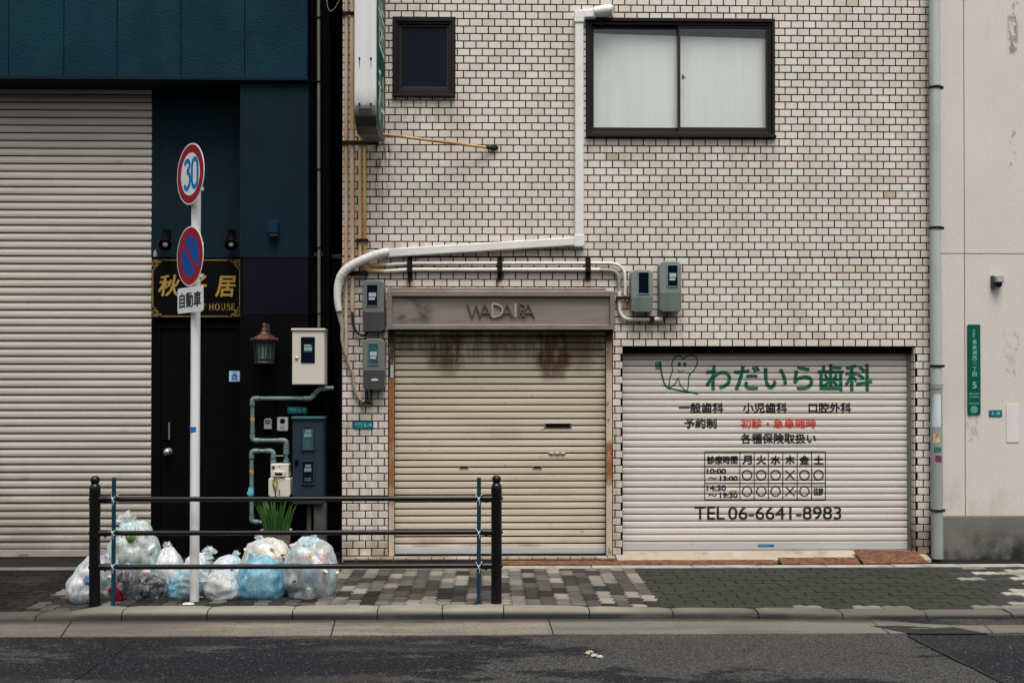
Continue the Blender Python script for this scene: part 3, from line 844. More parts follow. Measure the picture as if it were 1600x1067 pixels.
def tile_field(z0, z1, down, shift):
    j = 0
    while True:
        zt = (z1 - j * TH) if down else (z0 + (j + 1) * TH)
        zb = zt - TH
        if zt <= z0 + .012 or zb >= z1 - .012: break
        a, b = max(zb, z0) + JT / 2, min(zt, z1) - JT / 2
        x = TX0 - TP + ((j % 2) * TP / 2 + shift) % TP
        while x < TX1:
            xa, xb = max(x + JT / 2, TX0), min(x + TP - JT / 2, TX1)
            if xb - xa > .012:
                for (p, q, r, s) in split_rects(xa, xb, a, b, [(h[0] - .004, h[1] + .004, h[2] - .004, h[3] + .004) for h in holes]):
                    if q - p > .012 and s - r > .012: put_tile(p, q, r, s)
            x += TP
        j += 1
sh1 = (P(627, 118).x - TX0) % TP
tile_field(ZJ + .001, ZT, False, sh1)
tile_field(-.02, ZJ - .003, True, sh1 + .02)
# corner tiles wrapping into the garage opening at its right side
zt = garage[3]; j = 0
while zt > .03:
    zb = max(zt - TH, .0)
    c = tile_col()
    mb.box(garage[1] - .006, garage[1] + .004, .003, .115, zb + JT / 2, zt - JT / 2, 0, c)
    zt -= TH; j += 1
# dark mortar face, with reveals
for (a, b, c_, d) in split_rects(TX0, TX1, -.1, ZT, holes):
    mb.add([(a, 0, c_), (b, 0, c_), (b, 0, d), (a, 0, d)], [(0, 1, 2, 3)], 1)
def reveal(h, dep, mi=1, bottom=True):
    a, b, c_, d = h
    mb.add([(a, 0, c_), (a, dep, c_), (a, dep, d), (a, 0, d)], [(0, 3, 2, 1)], mi)
    mb.add([(b, 0, c_), (b, dep, c_), (b, dep, d), (b, 0, d)], [(0, 1, 2, 3)], mi)
    mb.add([(a, 0, d), (b, 0, d), (b, dep, d), (a, dep, d)], [(0, 3, 2, 1)], mi)
    if bottom: mb.add([(a, 0, c_), (b, 0, c_), (b, dep, c_), (a, dep, c_)], [(0, 1, 2, 3)], mi)
for h in (bigwin, smallwin): reveal(h, .35)
for h in (garage, shopdoor): reveal(h, .35)
YB = 7.0
mb.add([(TX0, 0, -.1), (TX0, YB, -.1), (TX0, YB, ZT), (TX0, 0, ZT)], [(3, 2, 1, 0)][::-1], 1)
mb.add([(TX1, 0, -.1), (TX1, YB, -.1), (TX1, YB, ZT), (TX1, 0, ZT)], [(0, 1, 2, 3)], 1)
mb.add([(TX0, YB, -.1), (TX1, YB, -.1), (TX1, YB, ZT), (TX0, YB, ZT)], [(3, 2, 1, 0)], 1)
mb.add([(TX0, 0, ZT), (TX1, 0, ZT), (TX1, YB, ZT), (TX0, YB, ZT)], [(0, 1, 2, 3)], 1)
mb.build('wall', [M['tile'], M['mortar']], tb)

# --- large sliding window
def fixed(mb_, x0, y0, x1, y1, Ya, Yb, mi=0):
    a, b, c_, d = RC(x0, y0, x1, y1, Ya); mb_.box(a, b, Ya, Yb, c_, d, mi)
W1 = MB()
a, b, c_, d = bigwin
W1.frame(a, b, c_, d, .026, -.022, .09, wt=.03, wb=.024)
W1.frame(a + .026, b - .026, c_ + .024, d - .03, .030, .0, .085, wt=.026, wb=.012)
W1.box(a - .004, b + .006, -.045, .02, c_ - .020, c_ + .004)
win = W1.build('window', M['winframe'], tb, bevel=.002)
xm = P(1061, 120, .03).x
for k, (xa, xb, ya) in enumerate(((a + .052, xm + .016, .045), (xm - .014, b - .052, .012))):
    s = MB(); s.frame(xa, xb, c_ + .036, d - .056, .022, ya, ya + .026, wt=.024, wb=.05)
    if k == 0: s.box(xa + .022, xb - .022, ya - .003, ya + .002, c_ + .083, c_ + .088)
    s.build('sash', M['winsash'], win, bevel=.0015)
    g = MB(); g.box(xa + .020, xb - .020, ya + .011, ya + .015, c_ + .08, d - .078)
    g.build('pane', M['glass'], win)
g = MB(); kx = P(1068, 121, 0)
g.tube([(kx.x - .012, .004, kx.z), (kx.x + .006, -.004, kx.z), (kx.x + .018, -.004, kx.z - .008)], .005, 8); g.box(kx.x - .012, kx.x + .002, -.002, .012, kx.z - .02, kx.z + .02)
g.build('latch', M['winframe'], win)
cu = MB()
n = 90; ztp0, ztp1 = P(925, 53, .09).z, P(1198, 62, .09).z
vs = []
for i in range(n + 1):
    s = i / n; x = a + (b - a) * s
    y = .080 + .0010 * math.sin(s * 75) + .004 * noise.noise((s * 20, 0, 0))
    zt = ztp0 + (ztp1 - ztp0) * s
    vs += [(x, y, c_ + .03), (x, y, zt)]
cu.add(vs, [(2 * i, 2 * i + 2, 2 * i + 3, 2 * i + 1) for i in range(n)], 0, True)
cu.box(a, b, .082, .096, ztp1 - .02, ztp1 - .012)
cu.build('curtain', M['curtain'], win)
rm = MB(); rm.add([(a, .34, c_), (b, .34, c_), (b, .34, d), (a, .34, d)], [(0, 1, 2, 3)]); rm.build('dark_interior', M['room'], win)

# --- small window
a, b, c_, d = smallwin
W1 = MB(); W1.frame(a, b, c_, d, .034, -.028, .09, wt=.04, wb=.030)
W1.frame(a + .034, b - .034, c_ + .030, d - .04, .022, -.012, .08)
W1.box(a - .004, b + .004, -.045, .02, c_ - .016, c_ + .004)
win = W1.build('window', M['winframe'], tb, bevel=.002)
s = MB(); s.frame(a + .056, b - .056, c_ + .052, d - .062, .024, .006, .04, wb=.032); s.build('sash', M['winsash'], win, bevel=.003)
g = MB(); g.box(a + .078, b - .078, .022, .026, c_ + .08, d - .084); g.build('pane', M['darkglass'], win)
rm = MB(); rm.add([(a, .34, c_), (b, .34, c_), (b, .34, d), (a, .34, d)], [(0, 1, 2, 3)]); rm.build('dark_interior', M['room'], win)

# --- shop shutter under the metal sign
YS = .06
FLAT = [(0, .010), (.085, .010), (.12, .001), (.16, -.001), (.5, -.0025), (.86, -.001), (.91, .001), (.94, .010), (1, .010)]
X0, X1, Z0, Z1 = RC(612, 515, 952, 855, YS)
WP = 10.80 * 10.06 / FPX
Z1 = P(780, 519.5, YS).z
Zb = P(780, 854, YS).z
mb = MB(); slat_curtain(mb, X0, X1, Zb, Z1 + .1, WP, FLAT, YS, (.12, .91))
mb.add([(X0, YS + .03, Zb - .1), (X1, YS + .03, Zb - .1), (X1, YS + .03, Z1 + .1), (X0, YS + .03, Z1 + .1)], [(0, 1, 2, 3)], 1)
ws = mb.build('roller_shutter', [M['wshut'], M['slot']], tb); tag(ws, 'yellowed beige roller shutter with rust stains at its top')
mb = MB(); zb0 = P(780, 865.5, YS).z
mb.box(X0, X1, YS - .006, YS + .02, zb0 + .004, Zb - .002); mb.box(X0 + .2, X0 + .26, YS - .01, YS, zb0, zb0 + .006); mb.box(X1 - .16, X1 - .1, YS - .01, YS, zb0, zb0 + .006)
mb.build('bottom_bar', M['alu'], ws, bevel=.003)
mb = MB(); a, b, c_, d = RC(850, 660.5, 893.5, 668.5, YS - .006)
mb.frame(a, b, c_, d, .016, YS - .009, YS + .004, wt=.009, wb=.006)
mb.build('mail_slot', M['steel'], ws, bevel=.002)
mb = MB(); mb.prism(rrect(a + .014, b - .014, c_ + .004, d - .006, .012), YS - .0105, YS - .003); mb.build('slot_flap', M['black'], ws)
mb = MB(); a, b, c_, d = RC(857, 704.5, 884, 712, YS - .006)
mb.prism(rrect(a, b, c_ + .008, d - .008, .010), YS - .008, YS + .002); cx, cz = (a + b) / 2, (c_ + d) / 2
for q in (-.052, 0, .052): mb.ball((cx + q, YS - .008, cz), .022, .010, .017 if q == 0 else .013, 14, 8)
mb.build('lock_plate', M['keybox'], ws)
for px in (725, 839.5):
    a, b, c_, d = RC(px - 7.2, 727.3, px + 7.2, 732.6, YS - .006)
    mb = MB(); mb.frame(a, b, c_, d, .006, YS - .010, YS + .003); mb.box(a + .006, b - .006, YS - .004, YS + .003, c_ + .006, d - .006, 1)
    mb.build('finger_pull', [M['keybox'], M['black']], ws)
# guide rails
for (xa, xb) in ((607.5, 616), (947, 956.5)):
    a, b, c_, d = RC(xa, 512, xb, 868, -.012)
    mb = MB(); mb.box(a, b, -.016, .05, .048, d)
    mb.box(a + (b - a) * .75 if xa < 700 else a, b if xa < 700 else a + (b - a) * .25, -.020, .05, .048, d)
    gr = mb.build('guide_rail', M['rustrail'], tb, bevel=.003)
    if xa < 700:
        l = MB(); p = RC(610, 570, 614.5, 590, -.03); l.box(p[0], p[1], -.026, -.0205, p[2], p[3]); l.build('rail_sticker', M['intercom'], gr)
# tiled step
mb = MB(); a, b = P(536, 872, -.1).x, P(962, 872, -.1).x
mb.box(a, b, -.105, .09, -.05, .028, 1)
x = a
while x < b - .02:
    w = min(.1151, b - x); f = rnd.uniform(.8, 1.05)
    mb.box(x + .004, x + w - .004, -.118, .06, .0285, .046, 0, tuple(q * f for q in (.40, .35, .29)))
    x += .1151
mb.build('tiled_step', [M['tile'], M['step']], tb, bevel=.003)

# --- garage shutter with the clinic's lettering
YS = .12
CURV = [(0, .008), (.065, .008), (.10, .0), (.20, -.003), (.5, -.0045), (.78, -.003), (.90, -.0005), (.915, .002), (.935, -.0005), (.965, .0), (.985, .007), (1, .007)]
GP = 10.53 * (10 + YS) / FPX
X0, X1, _, _ = RC(960, 543, 1422, 846, YS)
Z1 = P(1200, 551.0, YS).z; Zb = P(1200, 846.2, YS).z
mb = MB(); slat_curtain(mb, X0, X1, Zb, Z1, GP, CURV, YS, (.10, .985))
mb.add([(X0, YS + .03, Zb - .1), (X1 + .1, YS + .03, Zb - .1), (X1 + .1, YS + .03, Z1 + .2), (X0, YS + .03, Z1 + .2)], [(0, 1, 2, 3)], 1)
gs = mb.build('roller_shutter', [M['gshut'], M['slot']], tb); tag(gs, 'pale grey roller shutter with green and black painted lettering')
mb = MB(); zb0 = P(1200, 858.5, YS).z
mb.box(X0, X1 - .01, YS - .008, YS + .02, zb0 + .004, Zb - .002); mb.box(X0, X1 - .01, YS - .003, YS + .02, zb0 - .004, zb0 + .004)
mb.build('bottom_bar', M['alu'], gs, bevel=.003)
mb = MB(); mb.box(X0, X1 + .1, .055, .14, Z1 - .012, garage[3] + .001); mb.build('lintel_shade_bar', M['mortar'], tb)  # solid dark bar standing in for the shaded slot over the shutter
mb = MB(); a, b, _, _ = RC(1418, 600, 1424, 700, .10); mb.box(a, b, .085, .16, .03, Z1); mb.box(b, garage[1], .10, .16, .03, Z1)
mb.build('guide_rail', M['guide'], tb, bevel=.003)
mb = MB(); a, b, c_, d = RC(1184, 850, 1209.5, 854.3, YS - .009)
mb.prism(rrect(a, b, c_, d, .012), YS - .0095, YS - .007); o = mb.build('maker_label', M['bluelabel'], gs)
mb = MB()
for i in range(9): mb.box(a + .016 + i * .011, a + .022 + i * .011, YS - .0102, YS - .0096, c_ + .009, d - .009)
mb.build('label_dashes', M['tealtext'], gs)

Yp = YS - .0012
LV = shutter_levels(Zb, Z1, GP, CURV)
fn = lambda x, z: shutter_profile(min(max(z, Zb), Z1 - 1e-4), Z1, GP, CURV, Yp) + WOB(x, z) - .0004
def painted(mb_, name, m):
    conform(mb_, LV, fn, Yp).build(name, m, gs)
# tooth and brush emblem
mb = MB(); T = lambda pts: [(980 + a / 6.154, 540 + b / 6.154) for a, b in pts]
tooth = [(540, 137), (512, 101), (472, 105), (442, 138), (428, 185), (437, 235), (416, 290), (405, 350), (403, 402), (430, 392), (465, 358), (488, 312), (505, 365), (540, 413), (568, 432), (585, 400), (590, 330), (597, 285), (640, 238), (668, 185), (672, 130), (642, 98), (592, 95), (556, 113), (540, 137)]
stroke_px(mb, T(tooth), 2.0, Yp, 0, 5)
stroke_px(mb, T([(598, 285), (591, 258)]), 1.2, Yp)
disc_px(mb, 980 + 500 / 6.154, 540 + 179 / 6.154, 2.6, 3.5, Yp); disc_px(mb, 980 + 553 / 6.154, 540 + 183 / 6.154, 2.6, 3.5, Yp)
stroke_px(mb, T([(484, 229), (496, 246), (521, 251), (548, 242)]), 1.3, Yp, 0, 5)
stroke_px(mb, T([(317, 150), (322, 215), (338, 300), (362, 375), (392, 405), (425, 412)]), [3.6, 3.0, 2.8, 3.0, 3.6, 2.4], Yp, 0, 6)
stroke_px(mb, T([(388, 400), (440, 416), (560, 441), (683, 462)]), [1.8, 2.6, 3.0, 3.2], Yp, 0, 6)
for i in range(7):
    yy = 158 + i * 11; stroke_px(mb, T([(266 + i, yy + 6), (318 + i * .6, yy)]), 1.1, Yp)
stroke_px(mb, T([(272, 160), (278, 230)]), .9, Yp); stroke_px(mb, T([(290, 158), (296, 228)]), .9, Yp)
letters(mb, 'わだいら歯科', 1102, 568.5, 1363, 611.5, Yp, 0, bold=.026)
painted(mb, 'clinic_name', M['greenink'])
mb = MB()
B = .034
for txt_, q_ in (('一般歯科', (1060.5, 629, 1130.5, 645)), ('小児歯科', (1160.5, 629, 1230, 645)), ('口腔外科', (1263, 629, 1330, 645)), ('予約制', (1069, 653.5, 1120, 669.5)), ('各種保険取扱い', (1157, 677, 1275, 693))):
    mb = MB(); letters(mb, txt_, *q_, Yp, 0, B); painted(mb, 'black_lettering', M['wornink'])
mb = MB(); letters(mb, '初診・急患随時', 1157.5, 654, 1275, 669.5, Yp, 0, B); painted(mb, 'red_lettering', M['redink'])
mb = MB()
cx = [1101, 1156, 1178.3, 1200.5, 1223, 1245.5, 1268, 1289.5]; ry = [705.5, 729, 754.5, 780.5]
for x in cx: stroke_px(mb, [(x, ry[0]), (x, ry[-1])], 1.5, Yp)
for y in ry: stroke_px(mb, [(cx[0] + (cx[-1] - cx[0]) * k_ / 24, y) for k_ in range(25)], 1.5, Yp)
letters(mb, '診療時間', 1104.5, 711.5, 1152.5, 725, Yp, 0, .04)
for k, ch in enumerate('月火水木金土'):
    xm = (cx[k + 1] + cx[k + 2]) / 2; letters(mb, ch, xm - 7.8, 711, xm + 7.8, 725.5, Yp, 0, .05)
letters(mb, '10:00', 1104, 731.5, 1134.5, 740.5, Yp, 0, .06); letters(mb, '13:00', 1124.5, 743, 1152.5, 751.5, Yp, 0, .06)
letters(mb, '14:30', 1104, 757.5, 1134.5, 766.5, Yp, 0, .06); letters(mb, '19:30', 1124.5, 769, 1152.5, 777.5, Yp, 0, .06)
for y in (747, 773.5): stroke_px(mb, [(1106.5, y + 1.2), (1110, y - 1.2), (1113.5, y - .2), (1116.5, y + 1), (1119.5, y - 1.2)], 1.6, Yp, 0, 5)
for row, y in ((0, 742), (1, 767.3)):
    for k in range(6):
        xm = (cx[k + 1] + cx[k + 2]) / 2
        if k == 3:
            stroke_px(mb, [(xm - 7.2, y - 7.5), (xm + 7.2, y + 7.5)], 2.0, Yp); stroke_px(mb, [(xm + 7.2, y - 7.5), (xm - 7.2, y + 7.5)], 2.0, Yp)
        elif row == 1 and k == 5: letters(mb, '往診', xm - 8, y - 6.5, xm + 8, y + 6.5, Yp, 0, .03)
        else: ring_px(mb, xm, y, 7.3, 2.1, Yp)
painted(mb, 'timetable', M['wornink']); mb = MB()
letters(mb, 'TEL', 1085, 791, 1132.5, 811.5, Yp, 0, .02); letters(mb, '06-6641-8983', 1137.5, 791, 1314.5, 811.5, Yp, 0, .018)
painted(mb, 'telephone_number', M['wornink'])
for x in (1145.5, 1246): mb = MB(); stroke_px(mb, [(x - 6, 767), (x + 6, 766.6)], 1.8, Yp - .0014); painted(mb, 'tape_mark', M['ochre'])

# ================================================================ the dark building on the left
db = thing('dark_building', (P(200, 870).x, 0, 0), 'dark teal painted building with warm grey roller shutter and black door', 'building')
DX1 = P(481.5, 250).x; XL_ = P(-420, 300).x; REC = .30
ZF = P(240, 121.5).z
mb = MB()
mb.box(XL_, DX1 + .17, REC + .06, 7, -.1, 7.2, 0)
mb.box(P(484, 300, .1).x + .0, DX1 + .17, .16, REC + .06, -.1, 7.2, 1)
mb.build('wall', [M['black'], M['blackgap']], db)
mb = MB()
js = [-420, -300, -190, -80, 15, 101, 184, 283.5, 383, 481.5]
for a, b in zip(js, js[1:]):
    mb.box(P(a, 60).x + .003, P(b, 60).x - .003, -.02, .40, ZF + .004, 7.2)
mb.box(XL_, DX1, .0, .38, ZF + .01, 7.15, 1)
mb.build('fascia', [M['tealwall'], M['black']], db, bevel=.004)
mb = MB(); mb.box(XL_, DX1 + .004, -.055, .36, P(240, 127.5).z, ZF + .001); mb.build('drip_ledge', M['tealsmooth'], db, bevel=.004)
a, b, c_, d = RC(376, 127.5, 481.5, 402, -.002)
mb = MB(); mb.box(a, b, -.004, REC + .06, c_, d); mb.box(a - .004, a + .028, -.010, .02, c_, d)
zs1 = P(430, 492).z
mb.box(a, b, .0, REC + .06, zs1 + .003, c_ - .001, 1); mb.box(a, b, .0, REC + .06, -.05, zs1 - .003, 2); mb.box(a - .004, a + .02, -.006, .02, -.05, c_ - .001, 2)
mb.build('pillar', [M['tealsmooth'], M['pillarlow'], M['black']], db, bevel=.002)
# recess: teal panel above the sign, black door below
a, b, c_, d = RC(236.5, 120, 377, 402, REC)
mb = MB(); mb.box(a, b, REC, REC + .058, c_, d); mb.box(a + .085, a + .09, REC - .004, REC, c_, d); mb.build('recess_panel', M['tealsmooth'], db)
a, b, c_, d = RC(236.5, 498, 377, 869, REC)
mb = MB(); mb.box(a, b, REC + .01, REC + .058, -.02, d + .6)
mb.build('door_surround', M['black'], db)
a, b, c_, d = RC(251, 514, 372, 868, REC)
mb = MB(); mb.frame(a - .03, b + .02, .0, d + .03, .03, REC - .012, REC + .03)
door = mb.build('door', M['black'], db, bevel=.002)
mb = MB(); mb.box(a, b, REC, REC + .03, .0, d); 
for k in range(1, 4): mb.box(a + .06, b - .06, REC - .003, REC, d * k / 4 - .004, d * k / 4 + .004)
mb.build('door_leaf', M['black'], door, bevel=.002)
p = RC(254.5, 660, 265.5, 687, REC - .03)
mb = MB(); mb.box(p[0], p[1], REC - .014, REC, p[2], p[3]); mb.box(p[1] - .012, p[1], REC - .04, REC - .014, p[2], p[3], 1); pass
mb.build('pull_plate', [M['black'], M['guide']], door, bevel=.001)
p = P(261, 706, REC - .05); TOV = Matrix.Rotation(R(90), 3, 'X')
mb = MB(); mb.lathe((p.x, REC, p.z), [(.036, 0), (.036, .008), (.016, .012), (.014, .032), (.030, .045), (.033, .06), (.022, .072), (.005, .076)], 20, TOV)
mb.build('door_knob', M['steel'], door)
# wide roller shutter
LROUND = [(0, .012), (.075, .012), (.095, .0035), (.25, .0060), (.27, .0005), (.42, -.0018), (.60, -.0020), (.80, -.0002), (.93, .0030), (.95, .012), (1, .012)]
LP = 11.95 * (10 + REC) / FPX
X0, X1 = XL_, P(236.5, 500, REC).x
Z1 = P(120, 136, REC).z; Zb = P(120, 858, REC).z
mb = MB(); slat_curtain(mb, X0, X1, Zb, Z1, LP, LROUND, REC, (.095, .93))
mb.add([(X0, REC + .03, Zb - .1), (X1, REC + .03, Zb - .1), (X1, REC + .03, Z1 + .2), (X0, REC + .03, Z1 + .2)], [(0, 1, 2, 3)], 1)
ls = mb.build('roller_shutter', [M['lshut'], M['slot']], db); tag(ls, 'wide warm grey roller shutter with rounded slats')
mb = MB(); mb.box(X0, X1, REC - .008, REC + .02, P(120, 869.5, REC).z, Zb - .002); mb.build('bottom_bar', M['lshut'], ls, bevel=.004)
mb = MB(); p = P(36, 865, REC - .01); mb.prism(rrect(p.x - .05, p.x + .05, p.z - .01, p.z + .01, .01), REC - .013, REC); mb.build('finger_pull', M['keybox'], ls)

# ================================================================ the pale building on the right
RX0 = P(1468, 500, .05).x - .14; YR = .05
pb = thing('pale_building', (P(1540, 870).x, YR, 0), 'pale rendered building with mossy grey plinth at the right edge', 'building')
Zp = P(1540, 806, YR).z
XR_ = P(2050, 500, YR).x
jx_, jz = P(1507, 400, YR).x, P(1540, 397, YR).z
mb = MB()
for (a, b, c_, d) in ((RX0, jx_ - .004, Zp, jz - .003), (jx_ + .004, XR_, Zp, jz - .003), (RX0, jx_ - .004, jz + .003, 7.2), (jx_ + .004, XR_, jz + .003, 7.2)):
    mb.box(a, b, YR, YR + .04, c_ + .001, d)
mb.build('wall', M['pale'], pb, bevel=.003)
mb = MB(); mb.box(RX0, XR_ - .01, YR + .0075, 7, -.1, 7.19); mb.build('core', M['joint'], pb)
mb = MB(); mb.box(RX0, XR_, YR - .02, YR + .007, -.1, Zp); mb.build('plinth', M['plinth'], pb, bevel=.008)

# ================================================================ fixtures of the tiled building
def ppath(pts, Y): return [P(x, y, Y if not isinstance(Y, (list, tuple)) else Y[i]) for i, (x, y) in enumerate(pts)]
PXM = lambda Y=0: (Y - CAMY) / FPX       # metres per photo pixel on plane Y

# --- metal shop sign
a, b, c_, d = RC(604.5, 454.5, 961, 515, -.12)
sg = thing('shop_sign', ((a + b) / 2, 0, c_), 'weathered grey metal sign box reading WADAIRA above the beige shutter', 'sign')
mb = MB(); fw = .046
mb.frame(a, b, c_, d, fw, -.125, -.012, wt=.05, wb=.045)
mb.build('sign_frame', M['signframe'], sg, bevel=.004)
mb = MB(); mb.box(a + fw, b - fw, -.086, -.03, c_ + .045, d - .05); mb.build('sign_panel', M['signbox'], sg)
mb = MB(); p = RC(606, 449.5, 946, 456, -.05); mb.box(p[0], p[1], -.09, -.007, d, d + .03)
mb.box(p[1] - .01, p[1] + .03, -.06, -.04, d - .0, d + .012); mb.build('flashing', M['signframe'], sg, bevel=.003)
mb = MB(); mb.box(P(608, 515).x, P(957, 515).x, -.10, .06, c_ - .012, c_ - .001); mb.build('housing_underside', M['black'], sg)
# raised letters, drawn as strokes in photo pixels
Yl = -.104
def raised(strokes, w, m, name):
    mb = MB()
    for s in strokes:
        q = [P(x, y, Yl) for x, y in s]
        vs, fs = ribbon([(p.x, p.z) for p in q], w)
        dy = .0004 * len(mb.f) / 6
        for f in fs:
            poly = [vs[i] for i in f]
            mb.prism(poly, Yl - dy % .003, -.085, 0)
    mb.build(name, m, sg, bevel=.0012, seg=1)
yt, yb = 474.5, 495.5
arc = [(768.5 + 1 + 16 * math.sin(R(k)), 485 - 10.4 * math.cos(R(k))) for k in range(0, 181, 15)]
raised([[(730, yt), (737.5, yb)], [(737.5, yb), (744, yt + 2)], [(744, yt + 2), (750.5, yb)]], .0145, M['rustletter'], 'sign_letter')
raised([[(749, yb), (757.5, yt)], [(757.5, yt), (767, yb)], [(752.5, 489), (763, 489)]], .0145, M['rustletter'], 'sign_letter')
raised([[(769.5, yt), (769.5, yb)], arc], .0165, M['brightletter'], 'sign_letter')
raised([[(783, yb), (792.5, yt)], [(792.5, yt), (801, yb)], [(787, 489), (797.5, 489)]], .0145, M['rustletter'], 'sign_letter')
raised([[(805.5, yt), (805.5, yb)]], .019, M['brightletter'], 'sign_letter')
arc2 = [(811.5 + 8.5 * math.sin(R(k)), 480.2 - 5.6 * math.cos(R(k))) for k in range(0, 181, 18)]
raised([[(811, yt), (811, yb)], arc2, [(812, 486), (821, yb)]], .0145, M['rustletter'], 'sign_letter')
raised([[(815.5, yb), (825, yt)], [(825, yt), (834.5, yb)], [(819.5, 489), (830.5, 489)]], .0145, M['rustletter'], 'sign_letter')

# --- electricity meters
def meter(x0, y0, x1, y1, win, ycov, bodym, coverm, faced, label, group, lab=True, oval=False):
    Y = -.11
    a, b, c_, d = RC(x0, y0, x1, y1, Y)
    r = thing('electricity_meter', ((a + b) / 2, 0, c_), label, 'meter', group)
    mb = MB(); mb.prism(rrect(a, b, c_, d, .05, 6, (.25, .25, 1, 1)), Y, -.03)
    mb.prism(rrect(a - .004, b + .004, c_ + .02, d - .012, .03), -.03, -.006)
    mb.build('meter_body', bodym, r, bevel=.014, seg=3)
    zc = P((x0 + x1) / 2, ycov, Y).z
    mb = MB(); mb.prism([(a + .006, c_ + .008), (a + .02, c_ - .010), (b - .02, c_ - .010), (b - .006, c_ + .008), (b - .004, zc), (a + .004, zc)], Y - .006, -.04)
    for q in (a + .018, b - .018): mb.ball((q, Y - .004, c_ + .004), .010, .012, .010, 10, 6)
    mb.build('terminal_cover', coverm, r, bevel=.006)
    p = RC(win[0], win[1], win[2], win[3], Y - .004)
    mb = MB(); mb.frame(p[0], p[1], p[2], p[3], .009, Y - .007, Y + .02); wf = mb.build('meter_window', bodym, r, bevel=.002)
    mb = MB(); mb.box(p[0] + .009, p[1] - .009, Y - .003, Y + .02, p[2] + .009, p[3] - .009)
    mb.build('meter_glass', faced, wf)
    if lab:
        mb = MB(); w = p[1] - p[0]; h = p[3] - p[2]
        for s0, s1, k in ((.38, .56, .7), (.60, .70, .6)):
            mb.box(p[0] + w * .22, p[0] + w * (.22 + k * .85), Y - .0045, Y - .003, p[3] - h * s1, p[3] - h * s0)
        mb.build('meter_label', M['glasslabel'], wf)
    if oval:
        q = P((x0 + x1) / 2 + 1, ycov + (y1 - ycov) * .55, Y - .008)
        mb = MB(); mb.ball((q.x, Y - .007, q.z), .036, .006, .014, 16, 8); mb.build('oval_badge', M['intercom'], r)
    return r
gm = 'electricity meters mounted on the tiled wall'
meter(566.5, 437.5, 600.5, 516, (572, 444, 591, 479), 487, M['meter'], M['metercover'], M['darkglass'], 'grey meter with charcoal lower half, left of the metal sign box', gm)
meter(567, 529, 601.5, 607, (574, 536, 592, 571), 578, M['meter'], M['metercover'], M['tealglow'], 'grey meter with teal face and pale oval badge, below the sign box corner', gm, True, True)
meter(986, 421, 1020.5, 485.5, (996.5, 424.5, 1015, 460), 464, M['metergreen'], M['metercovergreen'], M['darkglass'], 'lower pale green meter with blank black window, beside the curved conduits', gm, False)
meter(1030.5, 408, 1065, 485, (1042, 413.5, 1060, 448.5), 457, M['metergreen'], M['metercovergreen'], M['darkglass'], 'taller pale green meter with white label behind its window, rightmost on the tiles', gm)

# --- conduits running down the left edge of the tiles
gc = 'steel conduits running down the left edge of the tiles'
def conduit(pts, Y, r, m, label, group, name='conduit', fil=.05, n=10, cat='pipe', extra=None):
    q = ppath(pts, Y)
    o = thing(name, q[-1], label, cat, group)
    mb = MB(); mb.tube(fillet(q, fil, 6) if len(q) > 2 else q, r, n); mb.build('pipe', m, o)
    return o
c1 = conduit([(541.5, -160), (540.5, 556)], -.035, .0175, M['conduit'], 'rust streaked cream conduit, leftmost on the tiled wall', gc)
c2 = conduit([(550, -160), (550.5, 488)], -.035, .0195, M['conduit'], 'thicker cream conduit ending in an orange lower length above the meter', gc)
c3 = conduit([(562.5, -160), (562.5, 408), (568, 422), (600, 424), (640, 421.5), (936, 421.5)], -.035, .0172, M['conduityellow'], 'ochre conduit bending round into the lower horizontal run', gc)
c4 = conduit([(569.8, -160), (569.8, 405), (577, 415), (604, 414), (640, 411.5), (958, 411.5)], -.040, .0135, M['conduityellow'], 'thin ochre conduit bending round into the upper horizontal run', gc)
# lengths painted cream along the horizontal run, ending in the bends beside the meters
mb = MB(); mb.tube(ppath([(600, 424), (640, 421.5), (937, 421.5)], -.035), .0180, 10); mb.build('cream_length', M['whiteconduit'], c3)
mb = MB(); mb.tube(fillet(ppath([(936, 422), (966.5, 423), (967.5, 457)], -.035), .14, 10), .0175, 10); mb.build('grey_bend', M['greyflex'], c3)
mb = MB(); mb.tube(ppath([(967.5, 455), (967.5, 466)], -.036), .020, 10); mb.tube(fillet(ppath([(967.5, 462), (968, 499), (1030, 499)], -.036), .15, 10), .0170, 10); mb.tube(ppath([(1024, 499), (1035, 498.5)], -.036), .021, 10); mb.build('lower_bend', M['whiteconduit'], c3)
mb = MB(); mb.tube(catmull(ppath([(1034, 499), (1041, 495), (1045, 486)], -.036), 5), .010, 8); mb.build('cable_tail', M['cable'], c3)
mb = MB(); mb.tube(fillet(ppath([(604, 414), (640, 411.5), (976.5, 411.5), (976.8, 462)], -.040), .16, 10), .0148, 10); mb.build('cream_length', M['whiteconduit'], c4)
mb = MB(); mb.tube(ppath([(976.8, 458), (977, 481)], -.038), .0115, 10); mb.build('rusty_end', M['conduit'], c4)
mb = MB(); mb.tube(catmull(ppath([(550.5, 486), (552, 505), (556, 517), (566, 524), (574, 520), (577, 514)], -.04), 5), .013, 8); mb.build('cable_tail', M['cable'], c2)
mb = MB(); mb.tube(ppath([(550.3, 428), (550.5, 487)], -.035), .0182, 10); mb.build('orange_length', mat('orange_rust_coating', (.50, .27, .12), .6, var=.2, vscale=5), c2)
mb = MB(); mb.tube(catmull(ppath([(540.5, 553), (545, 570), (551, 584), (553, 602), (558, 618), (567, 627), (573, 629)], -.035), 5), .012, 8); mb.build('cable_tail', M['tancable'], c1)
tail = MB(); tail.tube(catmull(ppath([(573, 606), (574, 620), (570, 629), (564, 630)], -.05), 5), .010, 8); tail.tube(catmull(ppath([(579, 606), (580, 616), (577, 626), (568, 629)], -.05), 5), .010, 8)
tail.tube(ppath([(563, 630), (580, 630)], -.03), .011, 8)
